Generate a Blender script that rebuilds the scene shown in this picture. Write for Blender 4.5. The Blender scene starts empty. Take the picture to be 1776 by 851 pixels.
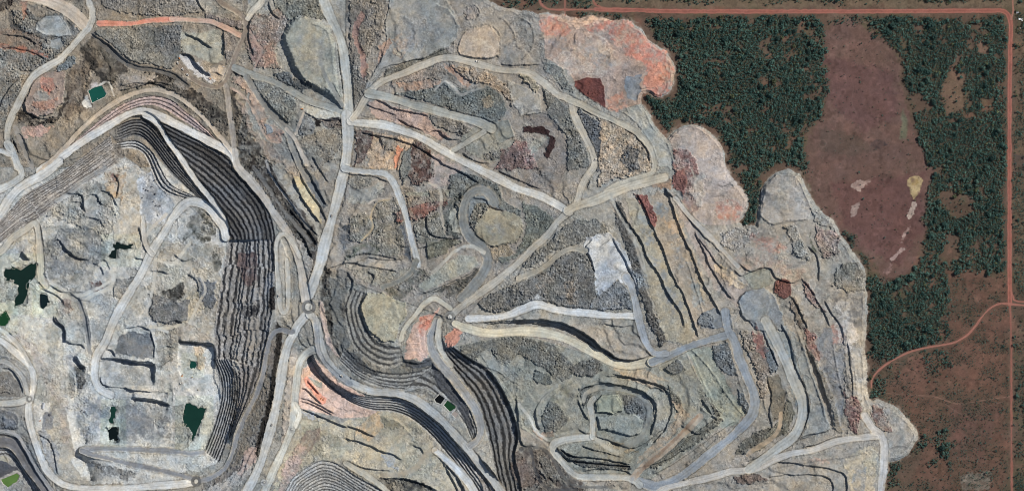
# An open-cut coal mine and the bush beside it, seen from straight above.
import bpy, bmesh, math
import numpy as np
HEAPK = 2.0
ALB = 1.0           # map colours to surface albedo
TREEALB = .62
SUN_EL, SUN_AZ, SUN_STR, SKY_STR, EXPO = 42, 60, 4.2, .07, 0.12
# ------------------------------------------------------------------ MAP DATA
# plan coordinates: x east, y south, one unit = 3 metres (U)
MINE = """-60,-60 845,-60 847,0 863,10 882,13 900,18 920,20 935,24 950,22 965,26 977,23 990,29 1003,33 1013,29 1023,27 1034,30 1043,28 1052,33 1060,36 1075,33 1090,35 1102,43 1113,50 1119,58 1123,67 1134,74 1147,83 1156,91 1163,100 1169,111 1171,123 1170,136 1167,147 1163,156 1157,163 1148,169 1140,169 1133,167 1127,162 1120,161 1115,163 1112,170 1112,180 1117,186 1123,193 1130,206 1137,217 1147,230 1157,240 1165,230 1177,222 1188,217 1200,215 1211,217 1222,222 1232,228 1240,236 1248,245 1254,255 1257,268 1257,280 1262,292 1270,305 1280,320 1290,331 1297,341 1299,352 1296,364 1290,376 1283,386 1290,391 1300,391 1310,390 1313,380 1312,371 1316,356 1316,344 1320,330 1326,317 1333,308 1343,301 1354,296 1367,293 1378,296 1387,301 1393,311 1397,321 1402,333 1408,345 1414,353 1421,362 1433,372 1447,381 1453,394 1458,407 1466,417 1474,428 1484,442 1493,454 1500,468 1502,490 1504,511 1505,540 1503,567 1501,600 1504,640 1503,677 1511,694 1524,693 1536,697 1547,701 1557,708 1566,716 1574,725 1583,734 1589,744 1592,753 1590,763 1585,773 1579,782 1570,791 1559,797 1549,800 1540,801 1540,814 1534,832 1529,851 1529,911 -60,911"""

# flags: c colour over colour; h heaps, r rough, m mesa (metres), w edge warp, s softness, a alpha
POLY = [
# ---- north west
("r1.5","150,138,122","0,0 430,0 440,120 400,290 100,290 -40,290 -40,-40 300,-40"),
("h4.5 w3","122,121,117","25,15 55,18 62,30 100,22 125,35 140,55 115,80 100,95 85,112 60,128 -40,100 -40,55 25,50"),
("r.4 m7","170,169,163","63,40 80,28 105,28 118,45 124,62 100,63 75,60 62,52"),
("r.4","150,152,150","88,70 105,66 112,78 100,86 88,82"),
("r2.5 w4","148,124,104","-40,42 30,48 70,70 80,95 60,85 -40,72"),
("r1 w3","186,122,98","-40,78 40,80 62,86 80,99 60,94 36,88 -40,82"),
("r3 w4","58,50,48","-40,-40 25,-40 26,4 20,15 8,18 -40,18"),
("r.8 w3","186,166,142","30,-40 90,-40 118,6 142,36 150,46 135,52 112,30 80,14 40,8"),
("r1 w4","176,132,112","38,2 48,6 50,24 42,30 36,18"),
("h4 w3","128,127,122","-40,104 0,104 45,125 42,138 35,165 20,180 8,222 -40,230"),
("r.5 s3","168,166,158","-40,102 0,102 26,116 45,126 40,134 20,136 -40,136"),
("r3.5 w4","62,56,51","36,186 50,196 70,210 100,204 112,184 116,150 112,125 118,128 124,160 116,190 100,212 70,222 40,214 30,200"),
("r2.5 w4","112,100,88","115,128 150,98 158,120 155,150 160,185 130,200 112,208 118,178 118,150"),
("m11 r1.6 w2","165,143,128","60,130 95,122 111,125 113,150 107,178 90,197 65,203 48,195 42,180 50,160"),
("r2 w3","192,128,108","70,138 90,134 97,150 86,163 70,156"),
("r2 w3","188,140,116","56,176 98,170 94,188 70,194 58,188"),
("r1 w3","156,150,142","60,156 84,164 92,168 70,174 56,170"),
("h3.6 w2","132,128,119","165,52 200,50 260,46 318,44 314,100 300,118 262,112 230,108 204,86 180,68"),
("h4 w2","120,117,112","268,50 292,44 316,46 312,90 292,98 276,88 268,70"),
("h4 w2","136,129,119","176,-40 345,-40 350,22 300,27 240,27 190,16 176,10"),
("r1 w2","164,154,138","345,-40 412,-40 422,18 400,24 358,23 336,-2"),
("r2.5 w3","80,72,64","143,80 160,66 180,78 205,100 225,122 205,130 192,150 172,132 150,96"),
("r1 w2","166,153,139","205,130 250,134 275,132 272,144 230,150 202,156 196,146"),
("r3.5 w4","62,57,53","218,112 260,124 300,134 330,152 360,172 392,196 398,232 370,216 340,190 312,168 280,152 250,148 222,152 262,142 276,132 240,122"),
("r1.2 w2","138,130,120","306,136 330,152 318,156 300,146"),
("r.8 w1","166,161,144","315,55 345,58 380,50 388,75 385,105 370,112 340,98 315,88"),
("r.8 w2","196,190,184","309,94 326,98 346,112 364,128 380,140 366,146 342,130 318,110"),
("r1.2 w2","188,168,144","362,118 388,112 400,122 394,140 378,142 366,132"),
("h3.2 w1","142,130,118","388,50 418,66 408,100 392,112 388,80"),
("h3 w2","142,128,118","356,26 420,36 420,52 380,42 356,36"),
("h3.6 w3","140,124,114","436,28 462,22 490,10 502,35 490,60 478,90 486,122 440,118 424,70"),
("h2 w4 s3","158,130,120","448,66 474,80 484,112 462,118 436,104 432,66"),
("h4 w2","128,127,118","462,-40 562,-40 566,35 545,29 522,28 502,36 478,10"),
("r.8 w2","184,172,152","432,-40 462,-40 446,12 430,34 424,24 434,6"),
("m34 t6 r.6 w1 s1","160,158,145","492,66 500,44 512,33 527,29 548,34 570,47 580,75 582,110 587,150 594,182 560,158 528,142 510,115 500,92"),
("r.5 s5","148,148,142","520,60 560,70 560,130 530,120 514,84"),
("r.8 s2","128,126,118","544,150 560,158 560,166 548,164"),
("h4 w2","104,110,114","474,128 505,124 512,146 496,150 480,138"),
("h3 w2","96,98,98","512,136 536,142 540,152 522,156 510,148"),
("h3.8 w2","134,134,128","430,135 480,145 500,160 515,180 516,200 500,216 480,200 452,165"),
("r.5 w1","188,183,168","522,180 560,184 596,195 596,202 568,207 548,203 524,190"),
("h3.8 w2","130,132,132","514,210 536,198 546,214 545,234 520,236"),
("r3 w2","34,32,32","545,206 556,208 558,219 548,221"),
("h4 w2","128,116,106","556,208 596,204 592,224 570,222"),
("h3 w2","142,134,121","516,244 550,226 594,222 590,250 580,272 562,290 540,290 525,268"),
("r3.5 w4","56,53,51","400,150 410,160 412,186 428,200 432,228 458,254 470,290 424,300 410,262 402,210"),
("r1.2 w3","182,154,134","400,140 418,126 436,150 452,176 466,204 452,216 436,192 432,166 420,150"),
("r1.2 w3","160,142,128","412,170 430,190 440,226 470,250 492,284 470,284 456,254 430,224"),
("r1.6 w3","184,148,130","450,210 474,214 492,230 490,248 468,248"),
("r1 w2","150,156,162","458,214 470,216 476,230 464,232"),
# diagonal country between pit rim and main road
("r3 w3","80,75,72","430,290 470,290 500,340 550,400 556,440 540,480 520,440 480,370"),
("r1.5 w3","140,134,126","470,252 508,240 560,290 590,300 575,370 558,400 510,320"),
("r1 w2","190,174,138","506,302 524,310 546,338 555,364 556,388 543,372 518,336"),
("r1.5 w2","164,152,138","490,276 510,284 518,304 508,306 496,296"),
("r1 w2","168,162,154","512,412 524,420 540,450 542,478 530,500 526,470 518,440"),
("r.8 w1","182,176,164","476,424 484,412 494,410 500,424 503,470 504,540 490,560 476,560 478,500"),
# ---- north centre
("r1.2","154,147,138","600,0 860,0 950,30 950,120 1000,200 1030,300 980,360 800,560 560,470 600,300"),
("h4 w2","136,128,118","606,-40 690,-40 668,30 662,60 641,85 637,110 641,140 613,192 608,100"),
("r1 w2","160,128,116","612,52 618,28 628,20 634,28 622,50 622,74 632,92 638,112 632,140 626,132 626,104 614,74"),
("r.5 w1 m6","156,154,148","684,-40 755,-40 786,20 795,45 793,64 780,79 740,98 700,108 668,122 646,150 630,158 660,105 670,75 668,40"),
("r.6 s3 w4","166,160,150","690,26 714,20 740,30 738,52 714,60 690,50"),
("r.6 s2 w5","176,156,136","684,66 716,58 726,72 700,98 684,96"),
("r.6 s4 w3","140,140,138","716,44 760,40 780,60 740,84 706,84"),
("r1 s2 w3","186,174,152","686,86 700,88 700,96 688,94"),
("r1 w2","178,148,128","658,82 676,66 680,76 660,104 654,112"),
("h3.8 w2","122,119,110","672,120 740,96 770,83 782,92 740,106 710,120 665,138"),
("h2 w3","150,138,128","805,18 826,10 832,24 818,36 806,30"),
("r.6 w1 m6","176,162,147","792,84 806,58 816,50 850,44 867,65 864,93 850,101 822,101 800,97"),
("r.8 w5 s2","188,176,160","812,60 830,64 850,74 856,84 836,80 816,70"),
("r1 w3","190,148,122","768,108 790,115 816,140 810,151 785,130"),
("r1.2 w3","184,150,126","688,143 732,139 762,137 765,150 745,155 700,158"),
("h4 w2","116,119,115","680,160 745,156 758,146 770,140 800,152 815,156 850,150 868,162 880,190 862,214 800,196 740,175"),
("h3 w3","150,138,120","836,170 852,168 858,184 842,190"),
("h4 w3","160,142,122","782,114 820,118 860,132 886,160 888,184 872,164 846,146 815,142"),
("h3 w3","150,134,120","690,126 760,112 780,128 760,136 690,142 676,152"),
("r.5 m4 w1","134,138,134","842,218 882,206 892,236 866,250 856,242"),
("r1.4 w2","184,157,142","638,180 655,174 700,190 742,198 752,220 782,236 762,242 730,226 690,214 650,206"),
("h4 w2","130,125,118","746,200 790,206 816,226 808,240 776,226 752,216"),
("r.8 w2","150,149,140","800,240 826,218 850,214 864,250 898,240 892,274 850,282 810,262"),
("h4 w3","108,106,104","836,266 868,262 872,276 844,278"),
("h3 w4","96,72,67","616,226 650,229 642,256 628,284 616,290"),
("r1.5 w3","190,164,136","650,230 716,241 726,262 706,292 640,292 636,268"),
("r1.2 w2","214,142,104","690,253 697,260 692,284 684,290 684,276"),
("h3 w3","128,122,112","664,236 686,240 684,262 668,266"),
("h4 w4","96,74,68","712,252 726,246 746,262 752,290 768,306 746,318 716,322 706,300"),
("h3 w2","132,130,122","700,262 714,252 712,290 700,320 694,300"),
("r1 w3","182,164,154","748,262 800,290 774,322 752,330 744,316 756,300"),
("r1 w2","152,148,132","704,334 742,332 800,326 800,336 742,342 706,342"),
("r1.5 w2","142,134,127","903,198 950,200 985,246 985,290 962,334 905,322 898,280 940,240"),
("r1 w2","160,158,148","954,236 930,262 898,296 888,290 930,240"),
("h4 w3","150,117,112","898,240 914,248 926,270 930,290 905,292 860,296 880,262"),
("h4 w2","122,122,118","942,152 985,185 1003,225 1018,258 1024,288 985,296 985,240 950,196"),
("h5 w2","94,98,103","1000,186 1025,200 1045,220 1047,290 1036,300 1034,270 1016,232"),
("h4.4 w3","166,148,127","1040,206 1070,214 1110,238 1128,268 1132,296 1100,304 1060,312 1036,328 1040,284"),
("h5 w4","96,98,100","1086,256 1104,262 1112,292 1092,300 1076,280"),
("h5 w3","160,150,128","905,128 924,134 936,150 926,160 908,140"),
("r.6 w1","168,164,156","880,140 910,152 936,164 938,196 905,200 888,180"),
("r.7 w2","166,166,159","1083,188 1110,180 1126,198 1138,222 1160,250 1172,290 1146,290 1130,250 1100,212"),
# red lobe
("r.6","178,154,139","935,26 977,24 1043,30 1090,36 1123,68 1163,101 1171,123 1166,148 1140,168 1114,163 1111,180 1085,188 1060,194 1030,176 1000,148 985,122 945,100 944,60"),
("r.7 w6 s2","192,136,116","938,40 960,32 990,36 985,62 955,62 944,60"),
("r.6 w6 s3","196,128,108","1000,44 1040,30 1090,38 1122,64 1150,90 1166,118 1162,146 1146,167 1120,156 1114,142 1128,116 1092,98 1076,82 1056,60 1018,54"),
("r.7 w3","204,138,114","1124,124 1150,108 1158,130 1146,154 1122,150 1116,140"),
("r.8 w4","212,178,152","960,28 1003,34 1043,29 1062,36 1040,38 1020,46 1000,50 980,38"),
("r.6 w6 s3","188,172,158","1000,72 1045,58 1060,90 1082,112 1040,132 980,122 950,100"),
("r.6 w4 s2","146,140,138","950,66 984,64 984,84 950,82"),
("r.6 w4 s2","156,150,147","1006,84 1030,80 1052,98 1060,112 1036,112 1014,104"),
("r1 w1","114,66,60","995,141 1018,135 1040,135 1048,150 1050,186 1030,176 1012,164 998,152"),
("r.8 w3 s2","206,148,122","1050,172 1080,160 1088,184 1072,192 1056,190"),
("r.6 w2","136,139,144","1085,134 1112,130 1112,160 1102,176 1090,174 1083,155"),
("h3 w3","118,120,116","938,104 970,118 988,138 994,160 974,152 950,130"),
# lobe 2, 3
("r.7","176,161,150","1160,240 1177,224 1200,217 1222,224 1252,252 1256,284 1296,342 1294,364 1282,386 1240,396 1204,380 1190,330"),
("r.8 w4 s2","178,130,114","1242,350 1272,346 1288,362 1282,380 1254,384 1240,366"),
("h4 w3","142,106,98","1166,258 1192,258 1206,276 1212,296 1202,334 1184,336 1170,310"),
("r1 w4","186,172,156","1200,296 1220,306 1226,336 1212,360 1200,340"),
("r.6 m4","168,161,152","1318,374 1320,328 1345,304 1384,303 1394,330 1408,362 1400,380 1366,386 1340,390"),
# ---- centre
("h3.4 w2","132,129,121","606,304 645,304 648,320 622,330 607,326"),
("r1 w2","158,156,148","604,328 640,326 660,318 668,330 640,352 604,352"),
("h4 w3","136,131,119","650,346 690,344 702,400 700,446 664,446 640,402 650,370"),
("h4 w3","130,128,119","606,376 640,368 652,400 628,420 606,418"),
("r1.4 s3","116,116,100","600,430 648,418 664,440 630,446 598,450"),
("h4 w4","134,96,87","684,366 700,358 745,352 780,346 776,358 720,380 700,388 685,382"),
("h3.4 w2","142,132,120","704,340 745,340 750,350 706,360"),
("h4 w2","131,129,120","714,388 760,368 772,410 744,426 726,422"),
("h3 w2","140,130,116","742,330 772,328 778,346 748,352"),
("h4 w2","114,117,114","780,304 800,299 832,305 862,320 872,345 905,366 904,378 866,362 846,326 812,332 796,350 781,340"),
("r4 w3","92,97,94","784,340 806,334 800,362 806,395 796,412 768,404 764,372"),
("r1 w2","170,166,152","780,362 796,358 794,388 800,404 786,404 780,384"),
("r.8 m9 w2","154,148,130","820,400 832,374 850,362 885,370 903,377 906,402 894,422 862,430 836,421"),
("h5 w3","104,105,100","816,356 838,348 848,360 832,376 822,398 816,386"),
("r.8 s4","146,146,140","842,392 870,384 880,408 852,418"),
("h4 w3","150,136,114","846,432 880,424 892,436 872,456 856,448"),
("h4 w2","119,121,113","905,350 940,364 968,386 942,406 916,432 892,446 872,458 862,448 892,440 906,420 912,390"),
("r.8 w1","160,160,149","750,476 775,456 800,441 824,445 831,459 806,474 770,489 735,505 724,496"),
("r3 w3","84,84,80","735,508 780,494 810,480 832,463 828,486 800,506 780,516 776,502"),
("h3 w2","120,118,104","740,424 776,412 800,418 770,440 742,450"),
("r2.4 w4","146,143,132","598,440 720,470 690,492 640,492 600,462"),
("r.8 w3","172,162,148","600,450 640,440 700,455 680,470 640,466 604,470"),
("r2.2 w4 s2","102,102,94","654,494 690,488 726,468 742,476 712,506 690,522 670,510"),
("r.7 w2 m6","172,165,142","628,524 640,506 664,510 702,525 706,545 692,568 686,590 665,592 640,575 630,550"),
("r.6 s3 w3","192,176,150","650,520 680,530 690,560 670,560 650,540"),
("r.7 w2","205,172,156","702,600 716,568 734,550 762,535 756,548 746,560 742,590 749,612 730,625 702,621"),
("r.7 w2 s2","204,130,108","728,552 758,541 744,566 732,582 726,570"),
("r.7 w2","214,150,126","770,582 788,570 803,572 792,594 776,606"),
# north wall terraces of the main road (between dump and road)
("r1.6 w3","118,117,112","556,470 600,470 640,500 626,540 640,584 690,604 702,625 756,640 800,700 790,720 730,680 640,670 590,640 562,580"),
("r.7 w2 m6","172,165,142","628,524 640,506 664,510 702,525 706,545 692,568 686,590 665,592 640,575 630,550"),
("r.7 w2","205,172,156","702,600 716,568 734,550 762,535 756,548 746,560 742,590 749,612 730,625 702,621"),
("r.7 w2 s2","204,130,108","728,552 758,541 744,566 732,582 726,570"),
# ---- south east strips
("r.9","160,152,140","1055,350 1180,330 1210,390 1300,390 1408,380 1500,480 1503,690 1535,700 1530,790 1230,851 1080,851 880,800 800,600 1000,560 1190,600"),
("h4 w2","122,122,118","980,391 1000,380 1033,380 1053,393 1058,407 1027,415 1000,422 967,432 933,455 913,465 906,462 933,434 960,411"),
("h4 w2","118,118,116","894,492 950,470 975,442 1000,435 1020,446 1033,480 1033,512 1022,536 970,530 935,520 905,528 880,534 842,537 860,520"),
("r1.5 s3","100,100,100","1004,474 1024,480 1029,515 1010,526 998,500"),
("h3 w4 s2","140,132,122","928,474 950,470 956,490 936,498 926,488"),
("h3 w4 s2","134,124,112","976,488 996,486 1000,526 984,526"),
("h4 w2","126,129,131","1036,510 1055,496 1075,486 1090,505 1096,536 1050,538 1020,538"),
("r.5 w2","184,188,192","1016,414 1036,408 1058,402 1078,425 1094,458 1112,497 1108,514 1088,495 1070,486 1050,503 1034,513 1031,471 1024,449 1012,430"),
("r.6 w3 s2","166,170,176","1044,450 1062,446 1070,468 1060,478 1048,476"),
("r.5 w3 s2","194,199,202","918,520 934,508 944,516 940,530 920,534"),
("h4 w2","112,112,110","828,526 850,510 880,498 898,490 898,532 870,540 840,538"),
("h4.5 w2","98,97,95","1060,346 1076,350 1086,380 1100,410 1106,450 1120,490 1134,540 1160,590 1146,600 1126,560 1112,510 1094,452 1080,412 1068,380"),
("r.7 w2","158,152,136","1084,342 1108,345 1122,372 1146,428 1166,476 1186,520 1206,572 1196,600 1156,590 1128,510 1116,470 1104,420"),
("r.7 w2","160,148,132","1138,330 1160,338 1180,396 1204,440 1232,514 1250,560 1208,570 1188,512 1164,466 1140,404 1126,360"),
("r.7 w2","167,152,140","1164,334 1200,380 1252,470 1298,500 1276,530 1240,500 1204,430"),
("r.6 w5 s3","136,142,144","1132,352 1152,350 1160,366 1146,376 1132,366"),
("r.6 w5 s3","140,144,142","1104,372 1122,376 1136,410 1118,412"),
("r.6 w5 s3","138,142,144","1164,420 1184,430 1190,460 1174,466"),
("r.6 w5 s3","134,138,140","1128,440 1144,452 1160,490 1142,482"),
("r.6 w5 s3","130,134,136","1150,490 1170,500 1186,540 1166,546"),
("r.6 w5 s3","150,152,148","1196,478 1216,490 1224,528 1206,534"),
("r.6 w5 s3","190,164,132","1168,372 1180,376 1194,420 1180,420"),
("r.8 w4 s1","180,162,136","1196,440 1204,446 1230,510 1222,520 1206,480"),
("r.9 w3","196,172,138","1236,452 1252,460 1300,498 1288,500 1260,488 1238,470"),
("h4.5 w2","132,86,79","1100,334 1122,338 1130,356 1139,378 1134,396 1120,370"),
("r1 w3","152,124,100","1120,310 1150,302 1166,312 1160,328 1132,326"),
("h3 w2","134,92,84","1164,304 1184,292 1194,310 1186,336 1166,326"),
("r1.4 w3","150,126,116","1196,330 1212,360 1200,372 1180,350"),
# 1200-1500 / 284-568
("h4 w3","152,147,142","1250,404 1298,392 1318,404 1292,426 1270,436 1254,420"),
("r1.2 w5 s2","172,134,118","1300,404 1342,410 1364,430 1340,442 1302,426"),
("r.8 w3 s3","162,156,148","1206,392 1236,412 1262,440 1276,462 1254,450 1216,410"),
("r.9 w5 s3","166,146,132","1276,442 1340,444 1392,470 1382,492 1330,472 1272,466"),
("r.9 w2","150,148,133","1300,470 1336,467 1342,490 1326,500 1306,500 1290,480"),
("h4 w2","112,76,70","1343,490 1356,485 1370,486 1376,508 1362,520 1344,506"),
("h4 w3","142,139,132","1354,390 1380,394 1396,420 1402,452 1382,442 1370,410"),
("h4.5 w3","156,137,130","1416,392 1440,398 1458,408 1452,440 1430,450 1418,425"),
("h3.5 w3","150,146,140","1406,362 1420,364 1446,384 1440,396 1414,384"),
("h3.5 w3","126,121,110","1458,454 1490,456 1500,476 1500,502 1470,506 1448,490"),
("r1 w2","106,106,92","1404,394 1410,420 1418,442 1406,432"),
("r1 w4 s2","128,124,120","1440,508 1500,510 1503,568 1444,570"),
("r1 w6 s2","176,170,162","1440,526 1470,520 1482,548 1456,556"),
("r1 w6 s2","112,110,108","1470,540 1496,530 1502,560 1480,566"),
("h3 w3","118,106,94","1374,508 1388,530 1402,568 1386,568 1368,526"),
("h3.5 w3","140,112,104","1390,480 1402,492 1416,518 1430,540 1414,534 1396,508"),
("r.6 w2","142,147,146","1330,540 1352,540 1372,590 1386,640 1396,690 1380,704 1366,654 1346,608 1318,572"),
("r.5 m9 w1","143,147,149","1280,520 1294,505 1325,499 1345,514 1356,545 1362,572 1312,572 1286,545"),
("r.6 w1","122,128,134","1214,545 1238,533 1266,545 1272,570 1215,568"),
("h4 w2","108,114,120","1210,550 1226,540 1236,548 1238,566 1212,566"),
# 1200+ south
("r.8 w2","152,156,144","1190,604 1232,600 1248,640 1276,690 1294,716 1274,736 1242,742 1228,700"),
("h4 w2","112,116,118","1234,600 1264,592 1275,640 1280,652 1262,650 1244,632"),
("h4 w2","110,114,116","1280,672 1292,690 1304,708 1296,716 1284,700"),
("h4.5 w2","106,106,99","1196,654 1212,658 1232,696 1252,718 1244,726 1215,710 1196,690"),
("r1 w2","170,160,142","1172,700 1200,706 1226,730 1210,756 1184,752 1168,730"),
("h4 w3","126,116,107","1284,572 1310,578 1326,600 1346,640 1332,662 1326,690 1318,690 1310,640 1292,600"),
("h3 w3","150,104,94","1302,574 1318,582 1326,604 1326,622 1314,606"),
("h4 w2","108,112,114","1326,600 1340,606 1350,640 1338,648 1330,626"),
("r1.5 w2","122,114,100","1332,652 1350,650 1363,682 1360,716 1342,734 1336,694"),
("h4 w2","122,117,103","1366,690 1380,716 1366,750 1340,762 1318,780 1306,786 1300,776 1326,752 1350,732"),
("h4 w2","112,108,98","1290,760 1320,744 1336,742 1318,768 1296,782 1276,790"),
("r1 w4","178,172,164","1278,790 1296,786 1300,800 1286,812 1266,812"),
("r.8 w2","152,152,147","1362,560 1392,600 1412,650 1440,744 1392,760 1406,700 1388,640"),
("h4 w3","150,112,102","1394,568 1412,574 1428,618 1416,628 1400,600"),
("h3 w3","130,124,112","1400,600 1416,622 1436,664 1446,690 1462,752 1454,752 1440,706 1420,652"),
("r.8 w3","136,136,137","1430,566 1456,568 1466,620 1462,680 1462,750 1446,692 1426,640 1416,590"),
("r1 w3","160,128,118","1440,566 1462,566 1466,590 1448,600"),
("h4 w3","124,96,93","1464,676 1484,688 1496,720 1488,752 1476,748 1466,712"),
("h3 w2","138,132,124","1464,650 1472,650 1480,684 1468,690"),
("r.8 w4","180,174,164","1474,600 1500,600 1503,680 1506,740 1490,692"),
("r.8 w3","162,154,142","1250,851 1300,812 1400,786 1480,778 1528,764 1530,911 1250,911"),
("r.8 w3","190,176,150","1462,800 1508,772 1524,780 1506,911 1480,911 1472,830"),
("r.8 w4 s2","148,148,146","1480,812 1500,806 1502,851 1488,900 1480,840"),
("r.8 w4 s2","178,148,130","1404,790 1430,798 1440,804 1414,802"),
("h3 w2","120,104,94","1272,826 1306,818 1330,828 1300,838 1276,836"),
("r.6","165,160,152","1508,698 1536,697 1574,727 1590,752 1579,782 1550,800 1538,798 1520,756"),
("h3 w3","128,104,96","1511,704 1528,708 1540,726 1546,748 1530,744 1516,738"),
# south centre
("r.9","151,150,139","790,600 900,578 1010,610 1100,640 1190,610 1250,740 1130,830 1000,830 960,770 900,740 850,640"),
("h4 w2","118,118,112","800,600 850,588 900,582 960,596 985,620 1000,640 986,656 965,660 945,640 900,615 870,636 852,606 826,620 812,636 800,618"),
("h4 w2","118,116,110","986,640 1010,624 1036,620 1046,640 1030,650 1000,652"),
("r.7 w2","152,152,144","830,613 848,605 864,624 884,634 902,650 892,664 852,640"),
("r.8 w3","152,150,138","900,640 950,650 986,664 962,700 940,742 912,742 896,700"),
("r.8 w3 s2","132,132,118","950,672 990,660 988,690 972,704 952,690"),
("h4 w2","118,118,112","939,724 954,690 972,704 988,730 966,746 946,752"),
("r.9 w3","186,158,134","918,744 940,752 962,744 962,756 940,760"),
("h3 w2","132,126,116","1082,650 1110,652 1160,672 1150,678 1100,662"),
("r.8 w2","136,138,130","996,690 1010,668 1050,662 1100,672 1138,690 1140,724 1124,772 1098,786 1062,772 1050,760 1022,752 1010,730"),
("h4.5 w1","104,107,105","1004,672 1030,668 1026,684 1014,706 1008,692"),
("h4.5 w1","112,115,115","1080,684 1114,685 1129,700 1126,746 1114,740 1116,728 1086,714"),
("r.6 m17 w1","160,162,143","1033,696 1044,685 1070,684 1081,698 1079,711 1064,718 1035,713"),
("r.6 m17 w1","151,153,144","1037,722 1100,718 1116,730 1112,750 1096,757 1060,746 1040,743"),
("r1 w2","150,140,120","1058,762 1082,768 1106,782 1090,784 1064,776"),
("h4 w2","96,96,92","968,774 984,786 1010,798 1042,800 1092,804 1098,812 1060,812 1010,808 982,796"),
("r1 w2","142,139,126","1010,772 1028,764 1066,784 1100,792 1092,800 1030,796 1000,790"),
("h4 w2","120,116,104","1160,668 1184,694 1178,720 1166,700"),
("r1 w3","176,160,136","1060,636 1100,640 1130,644 1160,660 1120,656 1080,650"),
("h4 w2","110,112,110","1150,640 1176,622 1190,640 1172,648"),
("r2.6 w4","100,92,86","884,790 916,770 946,780 978,804 1010,836 1000,911 870,911 890,840"),
("r2 w4 s2","126,92,84","890,800 912,796 918,826 900,840 888,826"),
("h4 w2","116,114,104","1120,800 1200,752 1250,720 1256,728 1210,766 1140,810 1120,814"),
# ---- pit and pit surroundings
("r.9","193,191,185","-40,330 90,300 200,260 300,330 400,420 375,600 400,770 300,830 130,790 100,640 -40,560"),
("r2.4 w4","150,149,144","112,340 150,302 190,326 202,388 190,412 160,400 120,382 84,372"),
("r1.2 w4 s2","176,172,164","140,345 165,340 180,372 160,380 146,366"),
("r2 w4","164,152,136","176,300 206,290 214,330 196,346 184,330"),
("r1.6 w5","132,104,94","190,302 206,304 200,316 190,318"),
("r1.5 w4","140,140,136","75,432 108,396 168,420 192,440 162,470 166,500 140,512 82,476"),
("r1.2 w3","158,158,154","78,392 120,390 160,420 150,426 100,400"),
("r1 w3","188,178,156","-40,450 0,440 22,414 60,384 72,410 70,480 80,500 64,490 60,440 42,404 20,430 -40,470"),
("r.8 w3","190,180,164","206,294 238,286 246,330 244,428 204,432 196,400 212,340"),
("r.8 w3","182,158,130","186,326 212,306 222,296 212,344 192,346"),
("r.9 w2","190,193,197","238,310 262,298 280,318 300,352 300,372 270,392 246,382"),
("r1.4 w3 s2","150,154,160","246,318 262,312 286,352 278,360 254,344"),
("h2.4 w2","150,150,148","200,482 246,480 226,520 198,516"),
("r1.2 w4","168,161,148","270,444 300,420 388,424 378,600 302,612 272,562 262,500"),
("r1.6 w5 s2","190,184,170","280,460 312,440 330,470 300,500 282,490"),
("h2.4 w2","134,131,126","260,510 300,518 324,532 316,560 266,556"),
("r1.5 w4","182,172,152","318,520 356,500 352,530 330,560 310,570"),
("r1.5 w4","142,144,146","342,482 372,486 372,520 350,524"),
("r2 w4","92,92,86","366,440 382,446 386,464 374,472 366,458"),
("r2.4 w4","96,92,88","300,496 318,490 316,518 302,514"),
("r2.2 w4","88,88,80","326,388 344,366 366,384 374,410 356,422 334,412 318,420"),
("r1.2 w3","184,176,160","-40,500 60,500 60,560 100,570 110,640 60,600 -40,540"),
("r1.4 w4","156,156,152","110,500 140,520 150,568 110,580 96,540"),
("r1.4 w4","136,122,116","108,514 124,518 128,536 114,542"),
("r1.2 w2","120,122,124","200,612 206,582 230,574 262,580 268,604 264,622"),
("r.7 w1 m-9","176,176,173","172,626 200,622 267,632 267,668 176,668 170,650"),
("r1.6 w3","150,146,138","270,570 300,566 300,620 280,640 270,610"),
("r.8 w1 m-7","202,202,198","310,596 368,602 372,658 384,690 370,702 322,672 308,640"),
("r1 w3","190,172,152","338,602 352,604 354,640 340,640"),
("r.9 w2","194,192,187","300,670 330,680 350,700 340,720 320,760 300,750"),
("r1.5 w6","166,166,163","204,692 300,692 300,772 200,768"),
("r1.6 w6 s2","132,132,132","212,700 236,700 250,720 240,760 212,760"),
("r1.6 w6 s2","136,136,136","270,720 296,726 296,758 276,752"),
("r1.4 w6 s2","150,154,160","128,692 180,690 186,730 150,760 128,740"),
("r1.2 w2","168,164,156","300,702 318,700 334,760 320,780 300,776"),
("r1.6 w3","150,150,148","300,740 322,742 334,764 320,772 300,772"),
("r1.2 w2","186,185,180","130,786 148,786 300,824 330,836 300,842 160,838 134,820 124,800"),
("r2.6 w5","128,126,122","150,800 190,806 240,824 220,832 170,820"),
("r1.5 w2","188,187,181","150,778 300,784 372,790 384,802 340,816 300,812 200,796"),
("r2 w4","160,153,146","-40,566 20,584 60,620 70,660 100,700 108,770 130,790 118,770 118,700 104,640 60,596 20,572"),
("r1.4 w3","170,166,156","60,580 110,590 112,640 130,654 130,690 118,690 100,680 84,640"),
# south-west corner
("r1","158,156,151","-40,600 30,624 54,650 52,690 60,760 90,830 110,911 -40,911"),
("r1.5 w2","148,150,152","66,705 80,712 76,740 92,760 104,788 96,826 80,800 68,750 58,712"),
("r.6 w1","184,180,172","60,692 86,700 86,712 76,718 72,746 64,748 58,724"),
("r1 w2","118,120,124","76,716 90,714 92,742 74,744"),
("r1.8 w2","126,122,116","-40,650 16,644 34,664 36,686 -40,690"),
("h3 w3","128,124,118","-40,660 14,658 22,680 -40,684"),
("r1.5 w2","132,132,132","-40,712 24,710 34,726 30,744 -40,744"),
("r1 w2","128,132,138","4,726 22,724 30,738 10,742"),
("r1 w2","170,164,146","-40,786 8,786 16,800 8,808 -40,810"),
("r1 w2","92,92,96","-40,804 14,800 32,812 30,822 -40,840"),
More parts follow.
